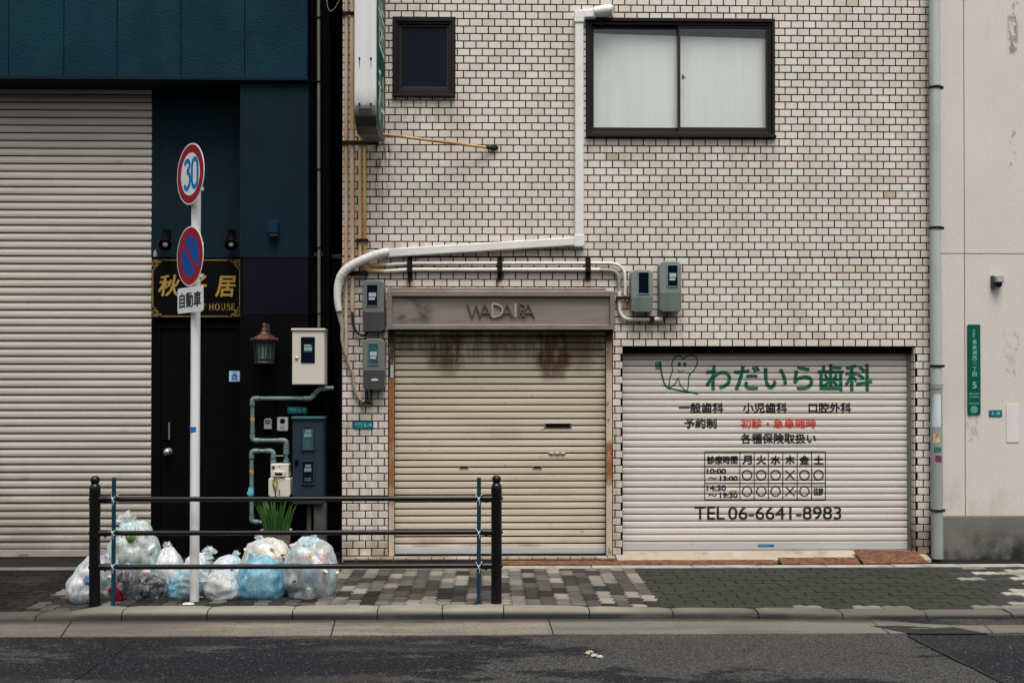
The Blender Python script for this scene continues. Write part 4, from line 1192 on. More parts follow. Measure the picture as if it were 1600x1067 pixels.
tag(tail.build('cable', M['cable']), 'black cable tails looping below the lower left meter', 'cable')

# --- wall clamps (rusty straps)
gk = 'rusty pipe clamps on the tiled wall'
def clamp(x0, y0, x1, y1, label):
    a, b, c_, d = RC(x0, y0, x1, y1, -.06)
    mb = MB(); mb.box(a, b, -.066, -.058, c_, d); mb.box(a, a + .012, -.058, -.006, c_, d); mb.box(b - .012, b, -.058, -.006, c_, d)
    for x in (a + .006, b - .006): mb.ball((x, -.066, (c_ + d) / 2), .008, .006, .008, 8, 6)
    tag(mb.build('pipe_clamp', M['iron'], bevel=.002), label, 'clamp', gk)
clamp(534.5, 220, 591, 226.5, 'long rusty clamp across four conduits under the projecting sign')
clamp(535, 18.5, 553, 24, 'topmost rusty clamp, left of the projecting white sign')
clamp(556, 373, 574.5, 378.5, 'rusty clamp on the two ochre conduits above the bent hose')
clamp(541, 424, 574, 431, 'rusty clamp just under the bend of the white hose')
def bracket(x, label):
    a, b, c_, d = RC(x - 3.6, 401, x + 3.6, 437.5, -.06)
    mb = MB(); mb.box(a, b, -.020, -.006, c_, d); mb.box(a - .004, b + .004, -.062, -.020, P(x, 417.5, -.06).z, P(x, 415.5, -.06).z)
    for y in (411.5, 421.5):
        q = P(x, y, -.04); mb.box(a - .003, b + .003, -.064, -.018, q.z - .022, q.z + .022)
    tag(mb.build('conduit_bracket', M['iron'], bevel=.002), label, 'bracket', 'rusty brackets carrying the horizontal conduits')
bracket(640, 'black rusty conduit bracket above the left end of the sign box')
bracket(781, 'black rusty conduit bracket above the WADAIRA lettering')
bracket(919, 'black rusty conduit bracket near the curved conduit ends')
clamp(963, 463, 984, 468, 'rusty clamp across both bends between the sign box and the green meters')
clamp(1016, 494, 1022.5, 504, 'small rusty clamp on the low pipe end under the green meters')

# --- white duct with its ribbed hose
dv = P(905, 380, -.06)
du = thing('pipe_cover', dv, 'white plastic pipe cover dropping from the window corner and sloping left', 'pipe cover')
mb = MB(); a, b, c_, d = RC(898.3, 34, 912, 370, -.07); mb.box(a, b, -.075, -.008, c_, d); mb.build('upright_cover', M['whitepipe'], du, bevel=.012, seg=3)
mb = MB(); q = [P(x, y, -.075) for x, y in ((603.5, 388.5), (899, 370.5), (899, 383.5), (604.5, 402))]
mb.prism([(v.x, v.z) for v in (q[3], q[2], q[1], q[0])], -.075, -.008); mb.build('sloping_cover', M['whitepipe'], du, bevel=.010, seg=3)
mb = MB(); q = [P(x, y, -.082) for x, y in ((897, 366), (913.5, 366), (913.5, 383), (911.5, 385.5), (897, 385.5))]
mb.prism([(v.x, v.z) for v in q[::-1]], -.080, -.008); mb.build('corner_cover', M['whitepipe'], du, bevel=.010, seg=3)
mb = MB(); q = [P(x, y, -.085) for x, y in ((897, 35.5), (897, 20), (901, 15.5), (916, 14.5), (913.5, 28.5), (912.5, 35.5))]
mb.prism([(v.x, v.z) for v in q[::-1]], -.085, -.008); q = [P(x, y, -.09) for x, y in ((912, 27.5), (913, 15.5), (930, 12), (932, 26.5))]
mb.prism([(v.x, v.z) for v in q], -.082, -.008)
mb.build('elbow_cover', M['whitepipe'], du, bevel=.012, seg=3)
mb = MB(); q = [P(928, 19.5, -.06), P(943, 17.5, -.065), P(952, 16.5, -.07), P(957, 17.5, -.085)]
mb.tube(q, [.043, .055, .054, .050], 18); mb.tube([q[-1], q[-1] + Vector((.006, -.002, -.001))], .044, 18, 0); mb.build('wall_cap', M['whitepipe'], du, bevel=.004)
hp = catmull(ppath([(607, 394), (592, 397), (570, 405), (548, 416), (536, 427), (529.5, 441), (527.5, 458), (528, 474), (530, 486)], [-.05, -.07, -.09, -.10, -.10, -.09, -.09, -.09, -.09]), 10)
rr = []
for i in range(len(hp)):
    s = i / (len(hp) - 1); rr.append((.042 - .013 * max(0, s - .5) / .5) * (1 + .030 * math.sin(i * 2 * math.pi / 4)))
mb = MB(); mb.tube(hp, rr, 16); mb.build('ribbed_hose', M['whitepipe'], du)
mb = MB(); mb.tube(catmull(ppath([(529.5, 484), (532, 497), (535, 512), (534.5, 530), (538, 548), (541, 556)], -.07), 5), [.028 - .0008 * min(20, i) for i in range(26)], 10); mb.build('hose_tail', M['greyflex'], du)

# --- projecting sign, seen edge on, with its stay rod
Yf, Yk = -.92, -.16
pf = RC(553.5, -300, 588, 196, Yf)
ps = thing('projecting_sign', (pf[0], Yk, pf[2]), 'tall white edged sign with green face projecting from the tiled wall at top left', 'sign')
zbk = P(588, 222, Yk).z
prof_ = [(Yk, zbk), (Yf + .22, pf[2] - .03), (Yf + .09, pf[2] + .01), (Yf + .02, pf[2] + .08), (Yf, pf[2] + .17), (Yf, 6.9), (Yk, 6.9)]
mb = MB()
def yz_prism(mb, prof, x0, x1, mi=0):
    n = len(prof); vs = [(x0, y, z) for y, z in prof] + [(x1, y, z) for y, z in prof]
    mb.add(vs, [tuple(range(n)), tuple(range(2 * n - 1, n - 1, -1))] + [(i, (i + 1) % n, (i + 1) % n + n, i + n)[::-1] for i in range(n)], mi)
yz_prism(mb, prof_, pf[0], pf[1])
t = NT('streaked_white_sign_edge'); t.set(.4, 0, .5)
c = t.mix(t.ramp(t.noise(3, (3, 1, .12), 5), .45, .75, 0, .4), (.60, .62, .62), (.42, .33, .30))
zq = t.xyz(); zt_ = pf[2] + .17
c = t.mix(t.math('MULTIPLY', t.ramp(zq[2], zt_ - .12, zt_ + .16, 1, 0), t.ramp(t.math('ADD', t.noise(8, (1, 1, .35), 5), t.ramp(zq[2], zt_ - .15, zt_ + .05, .25, 0)), .36, .56)), c, (.018, .017, .017))
t.base(c)
mb.build('sign_cabinet', t.m, ps, bevel=.012, seg=3)
prof2 = [(y + (.035 if y < -.5 else -.03 if y > -.3 else .0), z + (.04 if z < 6 else -.04)) for y, z in prof_]
mb = MB(); yz_prism(mb, prof2, pf[1] - .001, pf[1] + .006); mb.build('green_face', M['green'], ps)
mb = MB()   # white characters running down the green face
zc = P(594, 196, -.5).z
for k, ch in enumerate('科歯らいだわ'):
    vs, fs = glyphs(ch)
    mb.add([(pf[1] + .0075, -.80 + u * .52, zc + k * .60 + v * .46) for u, v in vs], fs)
mb.build('face_lettering', M['whitetext'], ps)
for dx in (.24, .76):
    x = pf[0] + (pf[1] - pf[0]) * dx
    for py in (92, 163):
        p = P(570, py, Yf); mb = MB(); mb.ball((x, Yf - .002, p.z), .009, .006, .011, 8, 6); mb.tube([(x, Yf - .0005, p.z), (x + .002, Yf - .0005, p.z - (.09 if py == 92 else .03))], [.004, .0012], 6); mb.build('screw', M['iron'], ps)
x0, x1 = pf[0] + (pf[1] - pf[0]) * .22, pf[0] + (pf[1] - pf[0]) * .78
mb = MB(); p = P(570, 171, Yf); mb.box(x0, x1, Yf - .006, Yf, p.z - .006, p.z + .004); mb.build('seam_strip', M['iron'], ps)
mb = MB(); s0, s1 = P(588, 209, -.45), P(767, 231.5, -.03)
mb.tube([s0, s1], .0125, 10); sr = mb.build('stay_rod', M['conduityellow'], ps)
mb = MB(); mb.tube([s1 - (s1 - s0).normalized() * .05, s1 + Vector((.04, .01, -.002))], .016, 8); p = P(772, 231, -.012); mb.box(p.x - .035, p.x + .03, -.018, -.006, p.z - .014, p.z + .016); mb.ball((p.x + .03, -.02, p.z), .012, .012, .012)
mb.build('rod_anchor', M['iron'], sr)
for z_ in (5.0, zbk + .12): mb = MB(); mb.box(pf[0] + .04, pf[1] - .04, Yk - .01, -.006, z_, z_ + .055); mb.build('wall_mount', M['iron'], ps)

# --- address plates
def plate(x0, y0, x1, y1, Y, txt, label, tx=.52):
    a, b, c_, d = RC(x0, y0, x1, y1, Y)
    r = thing('address_plate', ((a + b) / 2, Y, c_), label, 'plate', 'teal address plates')
    mb = MB(); mb.prism(rrect(a, b, c_, d, .008), Y - .006, Y); mb.build('enamel_plate', M['teal'], r, bevel=.001)
    w = x1 - x0; mb = MB(); letters(mb, txt, x0 + w * tx, y0 + 2.6, x1 - 3, y1 - 2.6, Y - .0068, 0, .01)
    if tx > .3:
        letters(mb, '恵美須西', x0 + 2.5, y0 + 2.2, x0 + w * .46, y0 + 5.2, Y - .0068); letters(mb, '二丁目', x0 + 6, y1 - 4.6, x0 + w * .44, y1 - 2.2, Y - .0068)
    mb.build('plate_number', M['tealtext'], r)
plate(552.5, 658.5, 583.5, 669.5, -.008, '5-9', 'teal address plate on the tiles beside the rusty guide rail')
plate(449.5, 635.5, 480, 646, -.002, '5-9', 'teal address plate on the black pillar above the slate cabinet')
plate(1545, 640.5, 1565.5, 651, YR, '5-8', 'small teal address plate on the pale wall', .2)

# ================================================================ the downpipe and the pale building's fittings
Yd = -.075
dp = thing('downpipe', G(1462, 872, .02), 'thick pale blue downpipe between the tiled and the pale building', 'pipe')
q = [P(1459.5, -200, Yd), P(1461, 300, Yd), P(1462.8, 606, Yd)]
mb = MB(); mb.tube(q, .050, 20); mb.build('upper_pipe', M['downpipe'], dp)
mb = MB(); mb.tube([P(1462.8, 604, Yd), P(1464.5, 872, Yd)], .0535, 20); mb.tube([P(1462.8, 600, Yd), P(1462.9, 607, Yd)], .058, 20)
mb.build('lower_pipe', mat('grey_blue_plastic', (.27, .30, .285), .42, var=.15, vscale=3, stretch=(1, 1, .3), stains=[((.10, .10, .08), 3, (1, 1, .4), .5, .75, .6)]), dp)
for (py, m_) in ((137.5, 'iron'), (356.5, 'iron'), (572, 'iron'), (797, 'iron')):
    p = P(1460.5 + (py / 250), py, Yd)
    mb = MB(); mb.tube([(p.x, Yd, p.z - .011), (p.x, Yd, p.z + .011)], .0575, 20); mb.box(p.x + .045, p.x + .075, Yd - .012, Yd + .012, p.z - .012, p.z + .012); mb.box(p.x - .012, p.x + .012, Yd + .05, -.006, p.z - .01, p.z + .01)
    mb.build('pipe_strap', M[m_], dp)
def wrap(x0, y0, x1, y1, m, name, rad=.0545):
    """sticker bent round the pipe"""
    zc_ = P(1463.5, (y0 + y1) / 2, Yd - rad); ax = P(1463.5 + ((y0 + y1) / 2 - 700) / 200, (y0 + y1) / 2, Yd).x
    a, b, c_, d = RC(x0, y0, x1, y1, Yd - rad); vs = []
    for i in range(9):
        x = a + (b - a) * i / 8; dx = max(-rad * .98, min(rad * .98, x - ax)); y = Yd - math.sqrt(max(1e-6, rad * rad - dx * dx))
        vs += [(ax + dx, y, c_), (ax + dx, y, d)]
    mb = MB(); mb.add(vs, [(2 * i, 2 * i + 2, 2 * i + 3, 2 * i + 1) for i in range(8)], 0, True)
    return mb.build(name, m, dp)
wrap(1457.5, 616, 1470.5, 667, mat('white_paper_label', (.50, .58, .62), .6, var=.1, stains=[((.10, .09, .08), 16, (1, 1, 1), .66, .72, .9)]), 'paper_label')
wrap(1459.5, 677.5, 1468.5, 692, mat('yellow_sticker', (.55, .48, .30), .5, var=.5, vscale=60, stains=[((.40, .06, .04), 40, (1, 1, 1), .55, .6, .9)]), 'sticker')
wrap(1460.5, 698.5, 1471, 707.5, mat('teal_sticker', (.03, .12, .13), .5, var=.4, vscale=70, stains=[((.4, .5, .5), 60, (1, 1, 1), .55, .6, .8)]), 'sticker')
wrap(1462, 711.5, 1472, 722, mat('magenta_sticker', (.22, .04, .09), .5, var=.4, vscale=70, stains=[((.05, .01, .03), 60, (1, 1, 1), .5, .56, .9)]), 'sticker')

a, b, c_, d = RC(1512, 507, 1532.2, 647.5, YR - .012)
st = thing('street_sign', ((a + b) / 2, YR, c_), 'tall narrow green street name sign on the pale wall', 'sign')
mb = MB(); mb.prism(rrect(a, b, c_, d, .012), YR - .012, YR); mb.build('sign_plate', M['green'], st, bevel=.0015)
mb = MB(); Yt = YR - .0128
for k, ch in enumerate('浪速区'): letters(mb, ch, 1519.6, 514.2 + k * 4.5, 1523.6, 518.2 + k * 4.5, Yt)
for k, ch in enumerate('恵美須西二丁目'): letters(mb, ch, 1519.2, 530.8 + k * 8.4, 1526.2, 537.6 + k * 8.4 - (2.5 if ch == '二' else 0), Yt, 0, .012)
letters(mb, '5', 1519.5, 596.5, 1526, 606.5, Yt, 0, .01)
letters(mb, 'Ebisunishi', 1515, 613.2, 1529.5, 616.2, Yt); letters(mb, '2-chome', 1515, 618, 1529.5, 621.2, Yt); letters(mb, 'Naniwa-ku', 1515, 628.2, 1529.5, 631.2, Yt)
ring_px(mb, 1522, 639.8, 4.9, .9, Yt)
for k in range(8):
    an = R(45 * k); stroke_px(mb, [(1522 + 1 * math.cos(an), 639.8 + 1 * math.sin(an)), (1522 + 4 * math.cos(an), 639.8 + 4 * math.sin(an))], .9, Yt)
mb.build('sign_lettering', M['tealtext'], st)
a, b, c_, d = RC(1572.5, 631, 1592, 691, YR - .006)
mb = MB(); mb.box(a, b, YR - .006, YR, c_, d); o = mb.build('notice_board', mat('pale_pink_panel', (.60, .575, .58), .5, var=.06), bevel=.0015); tag(o, 'blank whitish panel on the pale wall right of the small plate', 'panel')
a, b, c_, d = RC(1553.5, 430, 1568, 451, YR - .05)
lm = thing('wall_sensor', ((a + b) / 2, YR, c_), 'small hooded grey security lamp high on the pale wall', 'sensor')
mb = MB(); mb.box(a - .012, a + .016, YR - .03, YR, c_ + .005, d - .002); mb.build('back_plate', M['metercover'], lm, bevel=.003)
mb = MB(); mb.prism([(a + .010, c_ + .06), (b - .004, c_ + .055), (b, c_ + .07), (b - .012, d), (a + .022, d), (a + .01, d - .02)], YR - .085, YR - .0); mb.build('hood', M['intercom'], lm, bevel=.006)
mb = MB(); mb.ball(((a + b) / 2, YR - .05, c_ + .045), .030, .032, .036); mb.build('lens', M['darkglass'], lm)

# ================================================================ fittings of the dark building
# restaurant signboard
a, b, c_, d = RC(237, 404, 376.5, 497, REC - .05)
Ys = REC - .05
sb = thing('signboard', ((a + b) / 2, REC, c_), 'black signboard with gold characters and gold fret border over the black door', 'sign')
mb = MB(); mb.box(a, b, Ys, REC + .01, c_, d); mb.build('board', mat('glossy_black_board', (.003, .0028, .0035), .4, spec=.08, var=.2), sb, bevel=.004)
mb = MB(); Yt = Ys - .0012
x0, x1, y0, y1 = 238.8, 374.5, 406.5, 494.2
stroke_px(mb, [(x0 + 17, y0), (x1 - 16, y0)], 1.1, Yt); stroke_px(mb, [(x0 + 17, y1), (x1 - 16, y1)], 1.1, Yt); stroke_px(mb, [(x0, y0 + 18), (x0, y1 - 18)], 1.1, Yt); stroke_px(mb, [(x1, y0 + 18), (x1, y1 - 18)], 1.1, Yt)
for sx, ox in ((1, x0), (-1, x1)):
    for sy, oy in ((1, y0), (-1, y1)):
        for pts in ([(0, 18), (0, 14), (3, 14), (3, 10), (0, 10), (0, 0), (9, 0), (9, 3), (13, 3), (13, 0), (18, 0)], [(2, 8), (8, 8), (8, 2)], [(2, 2.2), (11, 2.2), (11, 5)], [(2.2, 4), (5.5, 4), (5.5, 11)]):
            stroke_px(mb, [(ox + sx * u, oy + sy * v) for u, v in pts], 1.0, Yt)
mb.build('gold_border', M['golddim'], sb)
mb = MB(); letters(mb, '秋', 248, 429, 281, 463, Ys - .0075, 0, .022, .14); letters(mb, '子', 296, 430, 323, 463, Ys - .0075, 0, .022, .14); letters(mb, '居', 338, 431, 368, 464, Ys - .0075, 0, .022, .14)
vv = mb.v[:]; ff = [f[:] for f in mb.f]
bm = bmesh.new(); V_ = [bm.verts.new(v) for v in vv]
for f in ff:
    try: bm.faces.new([V_[i] for i in f])
    except ValueError: pass
ex = bmesh.ops.extrude_face_region(bm, geom=bm.faces[:]); bmesh.ops.translate(bm, verts=[e for e in ex['geom'] if isinstance(e, bmesh.types.BMVert)], vec=(0, .007, 0))
bmesh.ops.recalc_face_normals(bm, faces=bm.faces)
bm.verts.index_update(); mb3 = MB(); mb3.add([v.co[:] for v in bm.verts], [[v.index for v in f.verts] for f in bm.faces]); bm.free()
mb3.build('gold_characters', M['gold'], sb)
# roman capitals with serifs, drawn by stroke
def serif_text(mb, s, x0, y0, x1, y1, Y):
    adv = {'G': 1.0, 'U': 1.0, 'E': .82, 'S': .72, 'T': .86, ' ': .35, 'H': 1.0, 'O': 1.02}
    tot = sum(adv[c] for c in s); k = (x1 - x0) / tot; h = y1 - y0; x = x0
    def st(pts, w, sm=0): stroke_px(mb, [(x + u * k * .86, y1 - v * h) for u, v in pts], w, Y, 0, sm)
    A, B_ = k * .13, k * .07
    sf = lambda u, v: st([(u - .12, v), (u + .12, v)], h * .08)
    for ch in s:
        w = adv[ch]
        if ch == 'T': st([(.43, 0), (.43, 1)], A); st([(.05, .95), (.82, .95)], h * .1); sf(.43, .03); st([(.06, .98), (.06, .75)], B_); st([(.81, .98), (.81, .75)], B_)
        if ch == 'H':
            for u in (.2, .8): st([(u, 0), (u, 1)], A); sf(u, .03); sf(u, .97)
            st([(.2, .52), (.8, .52)], h * .09)
        if ch == 'U': st([(.2, 1), (.2, .35), (.28, .1), (.5, .02), (.7, .1), (.78, .35), (.78, 1)], B_ * 1.5); st([(.2, 1), (.2, .3)], A); sf(.2, .97); sf(.78, .97)
        if ch == 'E': st([(.2, 0), (.2, 1)], A); st([(.08, .97), (.7, .97)], h * .08); st([(.2, .53), (.58, .53)], h * .08); st([(.08, .03), (.74, .03)], h * .08); st([(.7, .98), (.7, .78)], B_); st([(.74, .02), (.74, .24)], B_); st([(.58, .65), (.58, .4)], B_)
        if ch == 'S': st([(.62, .75), (.6, .95), (.4, 1), (.16, .9), (.16, .68), (.4, .53), (.62, .38), (.64, .14), (.4, .01), (.14, .06), (.12, .27)], [B_, B_, B_, A * .7, A, A, A, A * .7, B_, B_, B_], 4)
        if ch in 'OG':
            pts = [(.5 + .40 * math.sin(R(q)), .5 + .5 * math.cos(R(q))) for q in (range(0, 361, 20) if ch == 'O' else range(-50, -311, -20))]
            ws_ = [(B_ + (A * 1.1 - B_) * abs(math.sin(R(q)))) for q in (range(0, 361, 20) if ch == 'O' else range(-50, -311, -20))]
            if ch == 'G': pts = [(.5 + .40 * math.sin(R(q)), .5 + .5 * math.cos(R(q))) for q in range(50, -251, -20)][::1]; ws_ = [B_ + (A * 1.1 - B_) * abs(math.sin(R(q))) for q in range(50, -251, -20)][::1]; pts = [(.5 - (u - .5) * -1, v) for u, v in pts]; st([(.84, .0), (.84, .42)], A); sf(.82, .42)
            st(pts, ws_)
        x += w * k
mb = MB(); serif_text(mb, 'GUEST HOUSE', 282, 474.5, 368.5, 484.5, Ys - .0012); mb.build('gold_capitals', M['gold'], sb)

# spotlights over the signboard
gl_ = 'small black spotlights over the signboard'
def spot(x, y, sx, label):
    c = P(x, y, REC - .16)
    r = thing('spotlight', (c.x, REC, c.z), label, 'lamp', gl_)
    Mx = (Matrix.Rotation(R(-18 * sx), 3, 'Y') @ Matrix.Rotation(R(136), 3, 'X'))
    mb = MB(); mb.lathe(c, [(.020, -.10), (.036, -.08), (.050, -.02), (.056, .03), (.060, .045), (.054, .045), (.050, .030)], 20, Mx); mb.build('lamp_housing', M['black'], r)
    mb = MB(); mb.lathe(c, [(.026, .030), (.018, .046), (.006, .050)], 18, Mx); mb.build('bulb', M['bulb'], r)
    mb = MB(); mb.tube([c + Vector((0, .04, .05)), c + Vector((-.03 * sx, .10, .10)), (c.x - .03 * sx, REC, c.z + .10)], .014, 8); mb.box(c.x - .03 * sx - .035, c.x - .03 * sx + .035, REC - .02, REC, c.z + .06, c.z + .14); mb.build('arm', M['black'], r)
spot(258, 379, 1, 'black spotlight at the left corner above the signboard')
spot(361, 379, 1, 'black spotlight at the right corner above the signboard')
a, b, c_, d = RC(241, 394, 246, 402, REC); mb = MB(); mb.box(a, b, REC - .03, REC, c_, d); mb.tube([((a + b) / 2, REC - .02, d), ((a + b) / 2, REC - .02, d + .02)], .008, 8)
tag(mb.build('cable_box', M['keybox'], bevel=.003), 'tiny pale cable box at the upper left corner of the signboard', 'box')

# deep blue sensor on the pillar
a, b, c_, d = RC(419, 345.5, 434.5, 369, -.07)
sn = thing('wall_sensor', ((a + b) / 2, 0, c_), 'small deep blue box on the teal pillar', 'sensor')
mb = MB(); mb.prism(rrect(a, b, c_ + .03, d, .02, 5, (.2, .2, 1, 1)), -.085, -.004); mb.build('sensor_case', M['bluesensor'], sn, bevel=.008)
mb = MB(); mb.prism(rrect(a + .012, b - .005, c_, c_ + .035, .012), -.07, -.004); mb.build('sensor_foot', M['metercover'], sn, bevel=.004)

# lantern
cx_, Yc = P(413, 550, -.12).x, -.12
zz_ = lambda y: P(413, y, Yc).z
la = thing('wall_lantern', (cx_, 0, zz_(572)), 'copper roofed hexagonal lantern with teal glass on the pillar', 'lantern')
hexa = lambda r, k: (cx_ + r * math.sin(R(60 * k + 30)), Yc - r * math.cos(R(60 * k + 30)))
mb = MB()
prf = [(.120, zz_(532)), (.122, zz_(530)), (.085, zz_(525.5)), (.040, zz_(521)), (.030, zz_(519)), (.030, zz_(515)), (.020, zz_(513.5)), (.017, zz_(507)), (.005, zz_(505))]
vs = []; 
for r, z in prf:
    for k in range(6): x, y = hexa(r, k); vs.append((x, y, z))
mb.add(vs, [(i * 6 + k, i * 6 + (k + 1) % 6, (i + 1) * 6 + (k + 1) % 6, (i + 1) * 6 + k) for i in range(len(prf) - 1) for k in range(6)])
mb.add(vs[:6], [tuple(range(5, -1, -1))]); mb.add(vs[-6:], [tuple(range(6))])
for k in range(6):
    x, y = hexa(.118, k); mb.ball((x, y, zz_(531) + .004), .010, .010, .012, 8, 6)
for dx in (-.012, .022): mb.tube([(cx_ + dx, Yc, zz_(514)), (cx_ + dx, Yc, zz_(505.5))], .008, 8)
mb.build('roof', M['copper'], la)
mb = MB()
for k in range(6):
    x, y = hexa(.092, k); x2, y2 = hexa(.080, k)
    mb.tube([(x, y, zz_(533)), (x2, y2, zz_(568))], .009, 6)
    x3, y3 = hexa(.092, k + 1); x4, y4 = hexa(.080, k + 1)
    mb.tube([(x, y, zz_(534.5)), (x3, y3, zz_(534.5))], .010, 6); mb.tube([(x2, y2, zz_(567)), (x4, y4, zz_(567))], .013, 6); mb.tube([(x2 * .99 + x * .01, y2, zz_(561)), (x4, y4, zz_(561))], .006, 6)
    for s in (.3, .7):
        u0 = (x + (x3 - x) * s, y + (y3 - y) * s); u1 = (x2 + (x4 - x2) * s, y2 + (y4 - y2) * s); mb.tube([(*u0, zz_(534)), (*u1, zz_(561))], .0045, 5)
mb.lathe((cx_, Yc, 0), [(.085, zz_(568.5)), (.088, zz_(567)), (.05, zz_(566.5))][::-1][::-1], 6)
mb.tube([(cx_, Yc, zz_(519)), (cx_, -.02, zz_(517))], .012, 8); mb.box(cx_ - .03, cx_ + .03, -.022, .0, zz_(530), zz_(506))
mb.build('lantern_frame', M['copperdark'], la)
mb = MB(); vs = [(*hexa(.082, k), zz_(534)) for k in range(6)] + [(*hexa(.070, k), zz_(566)) for k in range(6)]
mb.add(vs, [(k, k + 6, (k + 1) % 6 + 6, (k + 1) % 6) for k in range(6)]); mb.build('glass_panes', M['lampglass'], la)

# cream electric box
Yb_ = -.17
a, b, c_, d = RC(456, 513, 507, 601, Yb_)
eb = thing('electric_box', ((a + b) / 2, 0, c_), 'cream steel meter box with small black window hung on the pillar', 'box')
mb = MB(); mb.box(a, b, Yb_ + .012, -.0, c_, d - .01); mb.box(a - .006, b + .006, Yb_ - .012, 0, d - .022, d); mb.build('box_body', M['creambox'], eb, bevel=.005)
mb = MB(); mb.box(a + .004, b - .004, Yb_, Yb_ + .011, c_ + .004, d - .026); bd = mb.build('box_door', M['creambox'], eb, bevel=.004)
p = RC(470, 526.5, 492, 567, Yb_ - .006); mb = MB(); mb.prism(rrect(p[0], p[1], p[2], p[3], .008), Yb_ - .006, Yb_ - .001); wv = mb.build('box_window', M['darkglass'], bd, bevel=.002)
mb = MB(); w, h = p[1] - p[0], p[3] - p[2]; mb.box(p[0] + w * .22, p[0] + w * .8, Yb_ - .0072, Yb_ - .0065, p[3] - h * .58, p[3] - h * .28); mb.build('meter_face', M['tealglow'], wv)
mb = MB()
for s in (.30, .40, .47): mb.box(p[0] + w * .25, p[0] + w * (.72 if s < .35 else .8), Yb_ - .0084, Yb_ - .0078, p[3] - h * (s + .045), p[3] - h * s)
mb.build('meter_label', M['glasslabel'], wv)
p = P(463.8, 559.8, Yb_); mb = MB(); mb.lathe((p.x, Yb_, p.z), [(.016, 0), (.016, .006), (.009, .010), (.003, .010)], 16, TOV); mb.build('lock', M['steel'], bd)

# slate meter cabinet on a stand
a, b, c_, d = RC(456.5, 651, 505, 788, Yb_)
mcab = thing('meter_cabinet', ((a + b) / 2, 0, .0), 'tall slate blue cabinet with two meter windows on a concrete stand', 'cabinet')
mb = MB(); mb.box(a, b, Yb_ + .012, 0, c_, d - .02); mb.build('cabinet_body', M['bluebox'], mcab, bevel=.005)
mb = MB(); mb.box(a - .006, b + .006, Yb_ - .016, 0, d - .020, d); mb.build('cabinet_cap', M['boxcap'], mcab, bevel=.004)
mb = MB(); mb.box(a + .004, b - .004, Yb_, Yb_ + .011, c_ + .004, d - .024); cd_ = mb.build('cabinet_door', M['bluebox'], mcab, bevel=.004)
for (y0, y1, kind_) in ((665, 704, 0), (719.5, 757.5, 1)):
    p = RC(470.5, y0, 491.5, y1, Yb_ - .012)
    mb = MB(); mb.frame(p[0], p[1], p[2], p[3], .013, Yb_ - .014, Yb_ - .0005); 
    wv = mb.build('meter_window', M['bluebox'], cd_, bevel=.003)
    mb = MB(); mb.box(p[0] + .013, p[1] - .013, Yb_ - .007, Yb_ - .0005, p[2] + .013, p[3] - .013); mb.build('meter_glass', M['tealglow'] if not kind_ else M['darkglass'], wv)
    w, h = p[1] - p[0], p[3] - p[2]; mb = MB()
    for s0, s1, k0, k1 in ((.16, .27, .30, .72), (.31, .45, .22, .76)): mb.box(p[0] + w * k0, p[0] + w * k1, Yb_ - .0085, Yb_ - .0078, p[3] - h * s1, p[3] - h * s0)
    for q in ((.3, .44, .56, .68) if kind_ else (.5,)):
        for zq_ in ((.72, .80) if kind_ else (.62, .76)): mb.box(p[0] + w * q - .006, p[0] + w * q + .006, Yb_ - .0085, Yb_ - .0078, p[3] - h * (zq_ + .03), p[3] - h * zq_)
    mb.build('meter_label', M['dimlabel'], wv)
p = P(463, 722, Yb_); mb = MB(); mb.box(p.x - .014, p.x + .014, Yb_ - .012, Yb_, p.z - .03, p.z + .02); mb.box(p.x - .006, p.x + .03, Yb_ - .02, Yb_ - .012, p.z + .008, p.z + .02); mb.build('latch', M['black'], cd_, bevel=.002)
mb = MB(); p = RC(491, 788, 509, 868, -.1); mb.box(p[0], p[1], -.13, -.02, -.03, c_ - .001); p2 = RC(480, 788, 487, 868, -.06); mb.box(p2[0], p2[1], -.09, -.03, -.03, c_ - .001); mb.build('stand', mat('dark_stand_concrete', (.055, .053, .05), .8, var=.3, vscale=6), mcab, bevel=.004)

# intercom, key box, sticker
a, b, c_, d = RC(433, 651.5, 449.8, 673, -.03)
ic = thing('intercom', ((a + b) / 2, 0, c_), 'silver grey door intercom with round camera lens beside the cabinet', 'intercom')
mb = MB(); mb.prism(rrect(a, b, c_, d, .008), -.03, 0); mb.build('intercom_case', M['intercom'], ic, bevel=.003)
mb = MB(); cz = d - .036; mb.lathe(((a + b) / 2, -.03, cz), [(.024, 0), (.024, .003), (.012, .006), (.002, .007)], 20, TOV); mb.build('camera_lens', M['darkglass'], ic)
mb = MB(); 
for k in range(3): mb.box((a + b) / 2 - .022, (a + b) / 2 + .022, -.0312, -.0302, cz - .05 - k * .009, cz - .046 - k * .009)
mb.box(a + .012, b - .012, -.0312, -.0302, c_ + .010, c_ + .013); mb.build('speaker_slots', M['guide'], ic)
a, b, c_, d = RC(412.3, 653.5, 424.2, 670.3, -.03)
kb = thing('key_reader', ((a + b) / 2, 0, c_), 'little beige key box with round top left of the intercom', 'key box')
mb = MB(); mb.prism(rrect(a, b, c_, d, .024, 6, (.15, .15, 1, 1)), -.03, 0); mb.build('reader_case', M['keybox'], kb, bevel=.004)
mb = MB(); mb.prism(rrect(a + .012, b - .012, d - .048, d - .014, .014), -.0325, -.029); mb.build('reader_face', M['darkglass'], kb)
mb = MB(); mb.box((a + b) / 2 - .014, (a + b) / 2 + .014, -.0335, -.0326, d - .036, d - .028); mb.build('reader_mark', M['glasslabel'], kb)
a, b, c_, d = RC(358, 579.5, 374.5, 596, REC - .0175)
sk = thing('door_sticker', ((a + b) / 2, REC - .0125, c_), 'square white sticker with blue house symbol on the black door', 'sticker')
